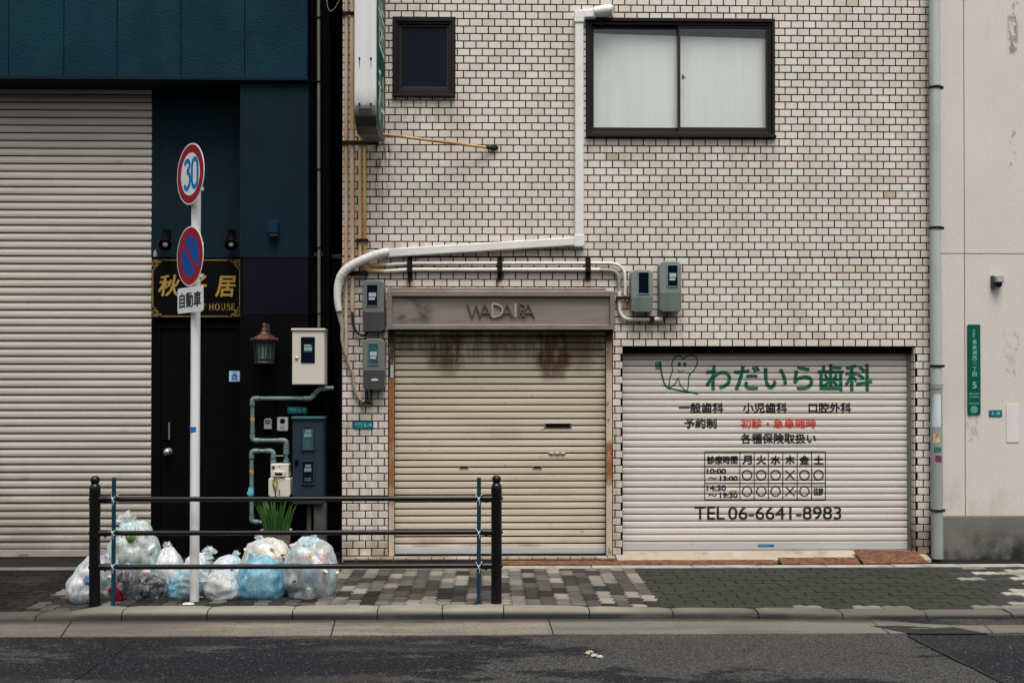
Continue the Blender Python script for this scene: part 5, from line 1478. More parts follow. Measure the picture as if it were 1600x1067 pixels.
mb = MB(); mb.box(a, b, REC - .0175, REC - .0122, c_, d); mb.build('sticker_sheet', mat('pale_blue_paper', (.42, .60, .72), .5, var=.04), sk)
mb = MB(); Yt = REC - .0182
mb.add([(P(x, y, Yt).x, Yt, P(x, y, Yt).z) for x, y in ((362, 593), (370.5, 593), (370.5, 587.5), (372, 587.5), (366.2, 582.5), (360.5, 587.5), (362, 587.5))], [tuple(range(7))])
stroke_px(mb, [(361, 581.5), (371, 581.5)], .8, Yt); stroke_px(mb, [(360, 594.5), (373, 594.5)], .9, Yt); mb.build('house_symbol', M['bandblue'], sk)
mb = MB(); stroke_px(mb, [(364, 588.5), (368.5, 588.5)], .7, Yt - .0006); stroke_px(mb, [(364, 590.5), (368.5, 590.5)], .7, Yt - .0006); mb.build('symbol_lines', M['whitetext'], sk)

# gas pipes and gas meter
Yg = -.09
def gaspipe(pts, label, tapes, valve=None, union=()):
    q = ppath(pts, Yg) if not isinstance(pts[0], Vector) else pts
    o = thing('gas_pipe', q[-1], label, 'pipe', 'teal painted gas pipes')
    mb = MB(); mb.tube(fillet(q, .05, 6), .0185, 14); mb.build('pipe', M['gaspipe'], o)
    mb = MB()
    for i in range(1, len(q) - 1):
        el = fillet([q[i] + (q[i - 1] - q[i]).normalized() * .062, q[i], q[i] + (q[i + 1] - q[i]).normalized() * .062], .05, 6); mb.tube(el, .0235, 14)
    for (x, y) in union:
        p = P(x, y, Yg); mb.tube([p + Vector((0, 0, -.022)), p + Vector((0, 0, .022))], .029, 6)
    mb.build('elbow', M['gaspipe'], o)
    mb = MB()
    for i in range(1, len(q) - 1):
        for k in (i - 1, i + 1):
            dd = (q[k] - q[i]).normalized(); mb.tube([q[i] + dd * .062, q[i] + dd * .068], .0255, 14)
    mb.build('joint_ring', M['gasjoint'], o)
    for (x, y) in tapes:
        p = P(x, y, Yg); mb = MB(); mb.tube([p + Vector((0, 0, -.012)), p + Vector((0, 0, .012))], .0195, 14); tp = mb.build('yellow_tape', M['yellowtape'], o)
        mb = MB()
        for k in (-1, .6): mb.box(p.x + k * .008, p.x + k * .008 + .006, p.y - .0200, p.y - .0175, p.z - .006, p.z + .006)
        mb.build('tape_mark', M['ink'], tp)
    if valve:
        p = P(valve[0], valve[1], Yg); mb = MB(); mb.lathe((p.x, Yg - .016, p.z), [(.032, 0), (.034, .012), (.030, .024), (.010, .026)], 6, TOV, 0, False); mb.tube([p + Vector((0, 0, -.03)), p + Vector((0, 0, .045))], .026, 12); mb.build('valve', M['valve'], o)
    return o
gp1 = gaspipe([(521, 606), (499, 607), (486, 622.5), (394.5, 622.5), (394.5, 688), (447.5, 688), (447.5, 724)], 'teal gas pipe looping from the cream box down to the meter inlet', [(394.5, 655)], None, ((447.5, 698), (447.5, 706), (447.5, 721)))
gp2 = gaspipe([(427, 724), (427, 704.5), (393.2, 704.5), (393.2, 815), (412, 816)], 'teal gas pipe with blue valve rising beside the ivory gas meter', [(393.2, 737)], (392.3, 769.5), ((427, 721),))
mb = MB(); mb.tube(ppath([(430, 712), (447, 712)], Yg), .004, 6); mb.build('bonding_wire', M['keybox'], gp2)
mb = MB()
for (x, y) in ((430, 622.5), (394.5, 672), (393.2, 790)):
    p = P(x, y, Yg); mb.box(p.x - .012, p.x + .012, Yg + .015, 0, p.z - .010, p.z + .010)
mb.build('pipe_holder', M['gasjoint'], gp1)
Ym = -.15
a, b, c_, d = RC(422.5, 724.5, 451, 746.5, Ym)
gmr = thing('gas_meter', ((a + b) / 2, 0, P(437, 778, Ym).z), 'ivory gas meter with rounded belly hanging from teal pipes', 'meter')
mb = MB(); mb.prism(rrect(a, b, c_, d, .012), Ym, -.02); p = RC(419.5, 746.5, 454, 779, Ym)
mb.prism([(x, z) for x, z in rrect(p[0], p[1], p[2], p[3], .05, 5, (1, 1, .35, .35))], Ym - .012, -.01); mb.box(p[0] - .006, p[1] + .006, -.09, -.07, p[2] + .03, p[3] - .006); mb.box(a - .004, b + .008, -.10, -.06, c_ + .01, c_ + .05)
mb.build('meter_body', M['gasmeter'], gmr, bevel=.010, seg=3)
p = RC(427.5, 735.5, 446, 744.5, Ym); mb = MB(); mb.prism(rrect(p[0], p[1], p[2], p[3], .012), Ym - .026, Ym + .002); cn = mb.build('counter', M['gasmeter'], gmr, bevel=.004)
mb = MB(); mb.box(p[0] + .016, p[1] - .022, Ym - .0275, Ym - .0255, p[2] + .014, p[3] - .016); mb.build('counter_window', M['darkglass'], cn)
q = P(427.3, 729.8, Ym); mb = MB(); mb.lathe((q.x, Ym, q.z), [(.013, 0), (.013, .008), (.004, .010)], 14, TOV); q = P(437, 728.8, Ym); mb.ball((q.x, Ym, q.z), .006, .004, .007); mb.build('sensor_port', M['cable'], gmr)
mb = MB(); mb.tube(catmull([P(x, y, Ym - .024) for x, y in ((429, 747), (427, 757), (430, 766), (431, 777))], 4), .005, 6); mb.tube(catmull([P(x, y, Ym - .026) for x, y in ((432, 748), (433, 756), (430, 765), (431, 777))], 4), .004, 6, 0)
mb.build('black_wire', M['cable'], gmr)
mb = MB(); mb.tube(catmull([P(x, y, Ym - .026) for x, y in ((433, 747), (433.5, 755), (430.5, 764))], 4), .0045, 6); mb.tube(catmull([P(x, y, Ym - .028) for x, y in ((425.5, 748), (428.5, 757), (430.5, 761))], 4), .004, 6); mb.build('yellow_wire', M['yellowtape'], gmr)
mb = MB(); mb.tube([P(436.2, 764, Ym - .02), P(436.6, 772, Ym - .02)], .006, 6); mb.build('seal_tag', mat('orange_tag', (.42, .09, .03), .5), gmr)

# downpipe in the gap and the gate behind it
g2 = thing('gap_pipe', P(497, 610, .10), 'slim grey green pipe running down the dark slot between buildings', 'pipe')
mb = MB(); mb.tube([P(497.5, -160, .105), P(498.5, 512, .105)], .0155, 10); 
mb.build('pipe', mat('grey_green_pipe_paint', (.135, .14, .105), .5, var=.2, vscale=4, stretch=(1, 1, .3)), g2)
mb = MB()
for y in (28, 128, 265, 387, 490): p = P(497.8, y, .10); mb.tube([p + Vector((0, 0, -.005)), p + Vector((0, 0, .005))], .0185, 10); mb.box(p.x - .075, p.x + .015, .105, .165, p.z - .004, p.z + .004)
mb.build('pipe_clip', M['black'], g2)
mb = MB(); mb.tube([P(487.5, -160, .13), P(488, 860, .13)], .013, 8); mb.tube([P(492.5, -160, .14), P(493, 400, .14)], .008, 8); tag(mb.build('cable', M['black']), 'black cables running down beside the slim grey green pipe', 'cable')
Yq = .32
a, b, c_, d = RC(509, 398, 535.5, 868, Yq)
gt = thing('gap_gate', ((a + b) / 2, Yq, 0), 'dark plum steel gate closing the narrow gap left of the tiles', 'gate')
mb = MB(); mb.frame(a, b + .02, .0, d, .035, Yq - .02, Yq + .02, wt=.04); mb.box(P(481.5, 400, .15).x, a, .13, .155, d - .04, d)
mb.build('gate_frame', mat('plum_gate_paint', (.018, .011, .017), .5, var=.2), gt, bevel=.003)
mb = MB(); mb.box(a + .035, b - .015, Yq - .004, Yq + .012, .03, d - .04)
for z in (.9, 1.35): mb.box(a + .035, b - .015, Yq - .010, Yq - .004, z, z + .02)
mb.build('gate_panel', M['blackgap'], gt)
mb = MB(); mb.box(DX1 + .17, TX0 + .005, 1.6, 1.7, -.1, 7); tag(mb.build('back_wall', M['blackgap']), 'near-black wall deep in the gap between the two buildings', 'wall')
def wire(pts, Y, r, label):
    mb = MB(); mb.tube(catmull(ppath(pts, Y), 8), r, 6); tag(mb.build('wire', M['tancable']), label, 'wire')
wire([(512, -30), (511, 5), (516, 18), (524, 12), (531, -2), (536, -20)], -.02, .003, 'thin pale wire looping in the dark gap at the top edge')

# ================================================================ unseen facade behind the camera, added to block low sky light
ob = thing('added_facing_building', (0, -19, 0), 'unseen grey facade across the street, added to cut low sky light and fill reflections', 'building')
mb = MB(); mb.box(-26, 26, -26, -19, -.1, 8.5); mb.build('wall', mat('grey_facade_concrete', (.22, .21, .20), .8, var=.2, vscale=1), ob)
for k in range(12):
    for z in (1.0, 4.4):
        mb = MB(); x = -24 + k * 4.1; mb.box(x, x + 2.6, -18.99, -18.90, z, z + 1.8); w_ = mb.build('window', M['winframe'], ob)
        mb = MB(); mb.box(x + .08, x + 2.52, -18.895, -18.885, z + .08, z + 1.72); mb.build('pane', M['darkglass'], w_)

# ================================================================ guard rail at the kerb
YRL = -1.93
def gz(x, y): return zs(x, y)
pl, pr = P(147.8, 940, YRL).x, P(775.7, 940, YRL).x
gr_ = thing('guard_rail', ((pl + pr) / 2, YRL, 0), 'black steel pedestrian guard rail with three bars along the kerb', 'guard rail')
KR = (YRL - CAMY) / FPX
ztop = P(460, 756.5, YRL).z
for x, nm in ((pl, ''), (pr, '')):
    mb = MB(); r = 8.3 * KR
    zt_ = ztop - .004
    mb.lathe((x, YRL, 0), [(r, -.02), (r, zt_ - .035), (r * .97, zt_ - .012), (r * .80, zt_ + .004), (r * .62, zt_ + .008), (r * .60, zt_ + .012), (r * .74, zt_ + .018), (r * .86, zt_ + .034), (r * .86, zt_ + .044), (r * .70, zt_ + .058), (r * .40, zt_ + .067), (r * .05, zt_ + .070)], 28)
    pt = mb.build('post', M['railblack'], gr_)
    mb = MB()
    for y in (779, 832, 885):
        z = P(460, y, YRL).z; mb.ball((x + (r if x > 0 else r * .98) * (1 if x > -1 else -1), YRL, z), .010, .012, .012, 10, 6)
    mb.build('bolt', M['railblack'], pt)
for y in (779.5, 832.2, 885):
    z0, z1 = P(150, y, YRL).z, P(775, y - .6, YRL).z
    z0 = z1 = (z0 + z1) / 2
    mb = MB(); mb.tube([(pl, YRL, z0), (pr, YRL, z1)], 3.9 * KR, 16); rl = mb.build('rail', M['railblack'], gr_)
    for s, x in ((1, pl), (-1, pr)):
        mb = MB(); w = 26 * KR
        mb.lathe((x, YRL, z0), [(5.0 * KR, 0.0), (5.0 * KR, w * .72), (4.8 * KR, w * .9), (4.2 * KR, w)], 18, Matrix.Rotation(R(90 * s), 3, 'Y'))
        mb.ball((x + s * w * .62, YRL - .004, z0 - 5 * KR), .010, .010, .010, 8, 6)
        mb.build('socket', M['railblack'], rl)
# stakes tied to the rail
for (px, lab) in ((177.5, 'dark blue plastic stake tied to the left end of the guard rail'), (748, 'dark teal plastic stake tied to the right end of the guard rail')):
    x = P(px, 850, YRL - .035).x; Yk_ = YRL - 3.9 * KR - .018
    s = thing('stake', (x, Yk_, 0), lab, 'stake', 'stakes tied to the guard rail')
    mb = MB(); mb.tube([(x, Yk_, -.01), (x + .002, Yk_, P(px, 746, Yk_).z)], 3.2 * KR, 12); mb.build('rod', M['stake'], s, bevel=.002)
    for y in (779.5, 832.2, 885):
        z = P(px, y, Yk_).z; mb = MB(); rr_ = 3.2 * KR
        mb.tube(catmull([(x - rr_ - .008, Yk_ + .03, z + .032), (x - rr_ * .4, Yk_ - rr_ - .003, z + .012), (x + rr_ * .4, Yk_ - rr_ - .003, z - .012), (x + rr_ + .006, Yk_ + .03, z - .03)], 5), .0028, 6)
        mb.tube(catmull([(x + rr_ + .008, Yk_ + .03, z + .032), (x + rr_ * .4, Yk_ - rr_ - .006, z + .012), (x - rr_ * .4, Yk_ - rr_ - .006, z - .010), (x - rr_ - .006, Yk_ + .03, z - .03)], 5), .0028, 6)
        mb.tube(catmull([(x, Yk_ - rr_ - .006, z), (x + .006, Yk_ - rr_ - .010, z - .02), (x + .002, Yk_ - rr_ - .006, z - .045)], 4), .002, 5)
        mb.build('tie', M['tie'], s)

# ================================================================ traffic sign pole
YP = -1.80
xp = P(305, 700, YP).x
tp = thing('traffic_sign', (xp, YP, 0), 'white sign pole with speed limit 30, no parking disc and lettered plate', 'traffic sign')
KP = (YP - CAMY) / FPX
RP = 7.2 * KP
zt_ = P(305, 240, YP).z
mb = MB(); mb.tube([(P(303.8, 938, YP).x, YP, -.01), (xp + .003, YP, zt_)], RP, 24); mb.build('pole', M['polewhite'], tp)
z0, z1 = P(304, 675, YP).z, P(304, 666.5, YP).z
mb = MB(); mb.tube([(P(304.3, 670, YP).x, YP, z0), (P(304.4, 670, YP).x, YP, z1)], RP + .0012, 24); mb.build('blue_band', M['bandblue'], tp)
TH_ = R(49.5)
nv, rv = Vector((-math.sin(TH_), -math.cos(TH_), 0)), Vector((math.cos(TH_), -math.sin(TH_), 0))
def place(C):
    return lambda u, v, w: C + rv * u + Vector((0, 0, v)) + nv * w
def disc(mb, F, r, w0, w1, mi=0, n=48, r_in=None):
    vs = []
    if r_in is None:
        for w in (w1, w0): vs += [F(r * math.cos(2 * math.pi * k / n), r * math.sin(2 * math.pi * k / n), w) for k in range(n)]
        mb.add(vs, [tuple(range(n)), tuple(range(2 * n - 1, n - 1, -1))] + [(k, k + n, (k + 1) % n + n, (k + 1) % n) for k in range(n)], mi)
    else:
        for rr in (r, r_in): vs += [F(rr * math.cos(2 * math.pi * k / n), rr * math.sin(2 * math.pi * k / n), w1) for k in range(n)]
        mb.add(vs, [(k, (k + 1) % n, (k + 1) % n + n, k + n) for k in range(n)], mi)
def flat(mb, F, poly, w, mi=0): mb.add([F(u, v, w) for u, v in poly], [tuple(range(len(poly)))], mi)
RD = 47.3 * KP
zc = P(300, 272.5, YP - .05).z
C1 = Vector((xp, YP, zc)) + nv * (RP + .022) + rv * .03
F = place(C1)
mb = MB(); disc(mb, F, RD, -.0015, .0015); ds = mb.build('speed_disc', M['signwhite'], tp)
mb = MB(); disc(mb, F, RD * .955, 0, .0022, 0, 48, RD * .70); mb.build('red_ring', M['signred'], ds)
mb = MB()
def px_letter(mb, F, strokes, w, h):
    for s in strokes:
        q = catmull([(a, b, 0) for a, b in s], 8) if len(s) > 2 else [Vector((a, b, 0)) for a, b in s]
        vs, fs = ribbon([(p.x, p.y) for p in q], w)
        mb.add([F(u, v, h) for u, v in vs], fs)
H = RD * .46; wd = RD * .15
three = [(-.56, .72), (-.48, .90), (-.34, 1.0), (-.20, .92), (-.13, .70), (-.19, .42), (-.36, .20)]
three_b = [(-.36, .20), (-.17, .02), (-.08, -.34), (-.15, -.76), (-.33, -.98), (-.50, -.90), (-.60, -.66)]
zero = [(.34 + .25 * math.sin(R(k)), 1.0 * math.cos(R(k))) for k in range(0, 361, 30)]
zero = [(.34 + .25 * max(-1, min(1, 1.12 * math.sin(R(k)))), math.copysign(abs(math.cos(R(k))) ** .8, math.cos(R(k)))) for k in range(0, 361, 24)]
sc = lambda L_: [(a * RD * .82 + .01, b * H) for a, b in L_]
px_letter(mb, F, [sc(three), sc(three_b), sc(zero)], wd, .0022)
mb.build('digits', M['digitblue'], ds)
zc2 = P(299, 400.5, YP - .05).z
C2 = Vector((xp, YP, zc2)) + nv * (RP + .022) + rv * .025
F = place(C2)
mb = MB(); disc(mb, F, RD * .975, -.0015, .0015); ds = mb.build('no_parking_disc', M['signwhite'], tp)
mb = MB(); disc(mb, F, RD * .935, 0, .0022, 0, 48, RD * .66)
w = RD * .075; ang = R(-45); ca, sa = math.cos(ang), math.sin(ang); L2 = RD * .68
flat(mb, F, [(ca * -L2 - sa * -w, sa * -L2 + ca * -w), (ca * L2 - sa * -w, sa * L2 + ca * -w), (ca * L2 - sa * w, sa * L2 + ca * w), (ca * -L2 - sa * w, sa * -L2 + ca * w)], .0030)
mb.build('red_ring', M['signred'], ds)
mb = MB(); vs = [F(RD * .665 * math.cos(2 * math.pi * k / 48), RD * .665 * math.sin(2 * math.pi * k / 48), .0019) for k in range(48)]; mb.add(vs, [tuple(range(48))]); mb.build('blue_field', M['signblue'], ds)
zc3 = P(299, 468.5, YP - .05).z
C3 = Vector((xp, YP, zc3)) + nv * (RP + .022) + rv * .03
F = place(C3); pw, ph = .215, 19.7 * KP
mb = MB(); poly = rrect(-pw, pw, -ph, ph, .022)
n = len(poly); vs = [F(u, v, .0015) for u, v in poly] + [F(u, v, -.0015) for u, v in poly]
mb.add(vs, [tuple(range(n)), tuple(range(2 * n - 1, n - 1, -1))] + [(k, k + n, (k + 1) % n + n, (k + 1) % n) for k in range(n)])
plt = mb.build('lettered_plate', M['signwhite'], tp)
mb = MB(); vs, fs = glyphs('自動車')
for k_, (du, dv_) in enumerate(((0, 0), (-.005, 0), (.005, 0), (0, .003), (0, -.003))): mb.add([F(-.180 + .36 * u + du, -.056 + .112 * v + dv_, .0022 + k_ * .0001) for u, v in vs], fs); mb.build('plate_lettering', M['ink'], plt)
for C, dz in ((C1, -.10), (C2, -.14), (C1, .10), (C2, .10), (C3, .0)):
    z = C.z + dz; mb = MB()
    mb.tube([(xp, YP, z - .014), (xp, YP, z + .014)], RP + .004, 20)
    Cb = Vector((xp, YP, z)); F0 = lambda u, v, w: Cb + rv * u + Vector((0, 0, v)) + nv * w
    for u in (-.055, .055):
        mb.add([F0(u + a, b, c_) for (a, b, c_) in ((-.018, -.014, RP - .02), (.018, -.014, RP - .02), (.018, .014, RP - .02), (-.018, .014, RP - .02), (-.018, -.014, RP + .020), (.018, -.014, RP + .020), (.018, .014, RP + .020), (-.018, .014, RP + .020))],
               [(0, 3, 2, 1), (4, 5, 6, 7), (0, 1, 5, 4), (1, 2, 6, 5), (2, 3, 7, 6), (3, 0, 4, 7)])
    mb.box(xp + RP, xp + RP + .022, YP - .012, YP + .012, z - .013, z + .013)
    mb.build('sign_bracket', M['polewhite'], tp)

# ================================================================ rubbish bags
def film_material(name, tint, op):
    t = NT(name)
    tv = t.mix(t.ramp(t.noise(4.5, (1, 1, 1), 4, .6, .6), .46, .62, 0, .8), tint, (tint[0] * .62, min(1, tint[1] * .93), min(1, tint[2] * 1.04)))
    t.link(tv, t.b.inputs['Base Color']); t.b.inputs['Roughness'].default_value = .32; t.b.inputs['Specular IOR Level'].default_value = .4
    # long creases running up the bag and a few cross wrinkles
    n1 = t.noise(16, (1, 1, .28), 5, .6, 1.2); n2 = t.noise(9, (1, 1, .8), 4, .6, 1.5)
    r1 = t.math('SUBTRACT', 1.0, t.math('ABSOLUTE', t.math('MULTIPLY_ADD', n1, 4.0, -2.0)))
    r2 = t.math('SUBTRACT', 1.0, t.math('ABSOLUTE', t.math('MULTIPLY_ADD', n2, 4.0, -2.0)))
    h = t.math('ADD', t.math('MULTIPLY', r1, .6), t.math('MULTIPLY', r2, .5))
    nb = t.bump(h, .42, .011)
    tr = t.n.new('ShaderNodeBsdfTransparent'); tr.inputs[0].default_value = (.95, .965, .97, 1)
    tl = t.n.new('ShaderNodeBsdfTranslucent'); t.link(tv, tl.inputs[0]); t.link(nb, tl.inputs['Normal'])
    m1 = t.n.new('ShaderNodeMixShader'); m1.inputs[0].default_value = .35; t.link(t.b.outputs[0], m1.inputs[1]); t.link(tl.outputs[0], m1.inputs[2])
    lw = t.n.new('ShaderNodeLayerWeight'); lw.inputs['Blend'].default_value = .3; t.link(nb, lw.inputs['Normal'])
    fac = t.math('ADD', t.math('MULTIPLY', lw.outputs['Facing'], .5), t.math('ADD', t.ramp(t.noise(5, (1, 1, .7), 5, .6, .8), .35, .65, op - .16, op + .22), t.math('MULTIPLY', t.ramp(r1, .72, 1), .22)))
    m2 = t.n.new('ShaderNodeMixShader'); t.link(t.math('MINIMUM', fac, .97), m2.inputs[0]); t.link(tr.outputs[0], m2.inputs[1]); t.link(m1.outputs[0], m2.inputs[2])
    gl = t.n.new('ShaderNodeBsdfGlossy'); gl.inputs['Roughness'].default_value = .16; t.link(nb, gl.inputs['Normal'])
    m3 = t.n.new('ShaderNodeMixShader'); t.link(t.math('MULTIPLY_ADD', lw.outputs['Facing'], .13, .035), m3.inputs[0]); t.link(m2.outputs[0], m3.inputs[1]); t.link(gl.outputs[0], m3.inputs[2])
    t.link(m3.outputs[0], t.out.inputs['Surface'])
    return t.m
FILM = {'white': film_material('white_bag_film', (.84, .87, .89), .56), 'clear': film_material('clear_bag_film', (.82, .87, .90), .36),
        'blue': film_material('sky_blue_bag_film', (.30, .66, .82), .40), 'grey': film_material('thin_grey_bag_film', (.46, .50, .56), .03), 'milk': film_material('milky_bag_film', (.88, .84, .80), .46)}
M['litter'] = mat('mixed_litter', (1, 1, 1), .5, var=.18, vscale=14, attr=True)
PAL = {'pack': [(.72, .70, .68), (.68, .66, .63), (.55, .16, .06), (.42, .03, .03), (.04, .18, .42), (.62, .56, .46), (.68, .42, .14), (.76, .76, .76), (.20, .42, .52), (.03, .03, .04), (.72, .60, .58)],
       'paper': [(.66, .65, .63), (.60, .58, .55), (.52, .48, .42), (.66, .67, .68), (.40, .46, .50)],
       'green': [(.12, .20, .05), (.22, .28, .10), (.48, .50, .38), (.05, .09, .03), (.62, .60, .54), (.30, .20, .10), (.08, .13, .05)],
       'dark': [(.015, .013, .015), (.02, .018, .03), (.05, .045, .05), (.10, .08, .08), (.16, .14, .13), (.30, .28, .28), (.015, .02, .03)],
       'warm': [(.62, .56, .50), (.56, .42, .34), (.50, .22, .10), (.64, .61, .56), (.30, .18, .10), (.60, .50, .45)],
       'cyan': [(.10, .42, .58), (.22, .56, .68), (.60, .70, .72), (.05, .32, .50), (.72, .74, .74)],
       'beige': [(.42, .33, .25), (.30, .24, .19), (.56, .50, .43), (.62, .60, .57), (.22, .18, .15)]}
def crumple(mb, c, s, col, rg):
    """a crumpled wad of paper or packaging"""
    kind = rg.random()
    Rm = Matrix.Rotation(rg.uniform(0, 6.28), 3, 'X') @ Matrix.Rotation(rg.uniform(0, 6.28), 3, 'Z') @ Matrix.Rotation(rg.uniform(0, 6.28), 3, 'Y')
    if kind < .72:
        n, m = 9, 6; sd = rg.uniform(0, 50); vs = []
        ax = (rg.uniform(.6, 1.3), rg.uniform(.5, 1.1), rg.uniform(.35, .9))
        for i in range(m + 1):
            a = math.pi * i / m - math.pi / 2
            for k in range(n):
                b = 2 * math.pi * k / n; d = Vector((math.cos(a) * math.cos(b), math.cos(a) * math.sin(b), math.sin(a)))
                f = 1 + .55 * noise.noise(d * 2.2 + Vector((sd, 0, 0)))
                vs.append(Vector(c) + Rm @ Vector((d.x * ax[0] * s * f, d.y * ax[1] * s * f, d.z * ax[2] * s * f)))
        mb.add(vs, [(i * n + k, i * n + (k + 1) % n, (i + 1) * n + (k + 1) % n, (i + 1) * n + k) for i in range(m) for k in range(n)], 0, False, col)
    elif kind < .88:
        vs = [Vector((x, y, z)) for x in (-1, 1) for y in (-.7, .7) for z in (-.25, .25)]
        vs = [Vector(c) + Rm @ (v * s * rg.uniform(.75, 1.1)) for v in vs]
        mb.add(vs, [(0, 1, 3, 2), (4, 6, 7, 5), (0, 4, 5, 1), (2, 3, 7, 6), (0, 2, 6, 4), (1, 5, 7, 3)], 0, False, col)
    else:
        mb.lathe(c, [(s * .2, -s * 1.1), (s * .42, -s), (s * .45, s * .4), (s * .2, s * .9), (s * .18, s * 1.15)], 10, Rm, 0, True, col)
def bag(x0, y0, x1, y1, Y, film, pal, label, seed, ry=None, knot=None, n_items=55, sag=.55, lean=0, squash=1.0, zbot=None, extra=None, fill=.86, top_pinch=.0, ear=.45):
    rg = random.Random(seed)
    a, b, c_, d = RC(x0, y0, x1, y1, Y)
    if zbot is not None: c_ = zbot
    cx_, cz_, rx, rz = (a + b) / 2, (c_ + d) / 2, (b - a) / 2, (d - c_) / 2
    ry = ry or min(rx, rz) * .92
    root = thing('rubbish_bag', (cx_, Y, c_), label, 'rubbish bag', 'rubbish bags heaped behind the guard rail')
    NU, NV = 110, 72
    def surf(u, v, k=1.0):
        """u around, v -1..1 bottom to top"""
        th = u * 2 * math.pi; ph = v * math.pi / 2
        dirv = Vector((math.cos(ph) * math.cos(th), math.cos(ph) * math.sin(th), math.sin(ph)))
        e = .72
        sx = math.copysign(abs(math.cos(ph)) ** e, 1)
        q = Vector((sx * math.copysign(abs(math.cos(th)) ** .85, math.cos(th)), sx * math.copysign(abs(math.sin(th)) ** .85, math.sin(th)), math.copysign(abs(math.sin(ph)) ** .9, math.sin(ph))))
        S = Vector((seed * 3.1, seed * 1.7, 0))
        f = 1 + .17 * noise.noise(dirv * 1.3 + S) + .12 * noise.noise(dirv * 2.9 + S * 1.3)
        rid = 1 - abs(noise.noise(Vector((dirv.x * 5, dirv.y * 5, dirv.z * 2.4)) + S * .7)) * 2
        f += .020 * rid + .006 * (1 - 2 * abs(noise.noise(Vector((dirv.x * 11, dirv.y * 11, dirv.z * 5)) + S)))
        up = max(0, v) ** 1.8
        f += .050 * up * math.sin(th * 9 + 4 * noise.noise(dirv * 1.6 + S)) * (1 - .4 * up) + .022 * up * math.sin(th * 21 + seed + 3 * noise.noise(dirv * 3 + S))
        wide = 1 + sag * .16 * max(0, -q.z + .1) - sag * .13 * max(0, q.z) - top_pinch * max(0, q.z) ** 2
        p = Vector((q.x * rx * f * wide, q.y * ry * f * wide, q.z * rz * (1 + .5 * (f - 1))))
        p.x += lean * (q.z + 1) * rx
        if p.z < -rz * .93: p.z = -rz * .93 + (p.z + rz * .93) * .12
        return Vector((cx_, Y, cz_)) + p * k
    vs = []
    for j in range(NV + 1):
        v = -1 + 2 * j / NV
        for i in range(NU): vs.append(surf(i / NU, v))
    zmin = min(v.z for v in vs); zmax = max(v.z for v in vs); xmn = min(v.x for v in vs); xmx = max(v.x for v in vs)
    fx = (b - a) / (xmx - xmn); fz = (d - c_) / (zmax - zmin)
    fit = lambda p: Vector((a + (p.x - xmn) * fx, p.y, c_ + (p.z - zmin) * fz))
    vs = [fit(p) for p in vs]
    mb = MB(); mb.add(vs, [(j * NU + i, j * NU + (i + 1) % NU, (j + 1) * NU + (i + 1) % NU, (j + 1) * NU + i) for j in range(NV) for i in range(NU)], 0, True)
    fo = mb.build('bag_film', FILM[film], root)
    # packed contents: one lumpy mass of coloured wads with a few items pressed against the film
    seeds = []
    for k in range(n_items):
        dv = Vector((rg.gauss(0, 1), rg.gauss(0, 1), rg.gauss(0, 1))).normalized()
        g_ = rg.uniform(.75, 1.12); seeds.append((dv, tuple(q * g_ for q in rg.choice(PAL[pal])), rg.uniform(.85, 1.0)))
    mu, mv = 72, 48; vs = []; near = []
    for j in range(mv + 1):
        v = -1 + 2 * j / mv; ph = v * math.pi / 2
        for i in range(mu):
            th = i / mu * 2 * math.pi
            dv = Vector((math.cos(ph) * math.cos(th), math.cos(ph) * math.sin(th), math.sin(ph)))
            dv2 = dv + .22 * Vector((noise.noise(dv * 4 + Vector((seed, 0, 0))), noise.noise(dv * 4 + Vector((0, seed, 0))), noise.noise(dv * 4 + Vector((0, 0, seed)))))
            ds = sorted(((dv2 - s_[0]).length, n_) for n_, s_ in enumerate(seeds))
            edge = min(1, (ds[1][0] - ds[0][0]) * 5)
            k_ = (.80 + .13 * edge) * seeds[ds[0][1]][2] * (1 + .03 * noise.noise(dv * 14)) - .12 * max(0, v - .5)
            vs.append(fit(surf(i / mu, v, k_))); near.append(ds[0][1])
    mb = MB()
    for j in range(mv):
        for i in range(mu):
            mb.f.append([j * mu + i, j * mu + (i + 1) % mu, (j + 1) * mu + (i + 1) % mu, (j + 1) * mu + i])
            mb.mi.append(0); mb.sm.append(True); mb.c.append(seeds[near[j * mu + i]][1])
    mb.v = [tuple(p) for p in vs]
    for k in range(n_items // 3):
        p = fit(surf(rg.random(), rg.uniform(-.85, .55), rg.uniform(.80, .92)))
        crumple(mb, p, rg.uniform(.018, .040) * min(1.25, rx / .17), tuple(q * rg.uniform(.8, 1.15) for q in rg.choice(PAL[pal])), rg)
    mb.build('contents', M['litter'], root)['kind'] = 'stuff'
    # gathered neck with its knot and two ears
    kx, kz = knot if knot else (0, 1)
    top = Vector((cx_ + kx * rx + 2 * lean * rx, Y - (0 if kz > .8 else ry * .75), cz_ + kz * rz * .97))
    mb = MB()
    mb.tube([top - Vector((0, 0, .03)), top + Vector((0, 0, .008)), top + Vector((.004, 0, .022))], [.035, .017, .021], 12)
    for s in (-1, 1):
        L_ = rg.uniform(.05, .085) * ear; ang = rg.uniform(.5, 1.1) * s; base = top + Vector((0, 0, .012)); q = []
        nn = 7
        for i in range(nn):
            tt = i / (nn - 1); w_ = .008 + .030 * ear * math.sin(min(1, tt * 1.25) * math.pi * .62)
            cpt = base + Vector((math.sin(ang) * L_ * tt, -.008 * math.sin(tt * 5), math.cos(ang) * L_ * tt * (1 - .25 * tt)))
            for k in range(5):
                o_ = (k - 2) / 2 * w_; q.append(cpt + Vector((math.cos(ang) * o_, .010 * math.sin(k * 2.1 + tt * 6 + seed), -math.sin(ang) * o_)))
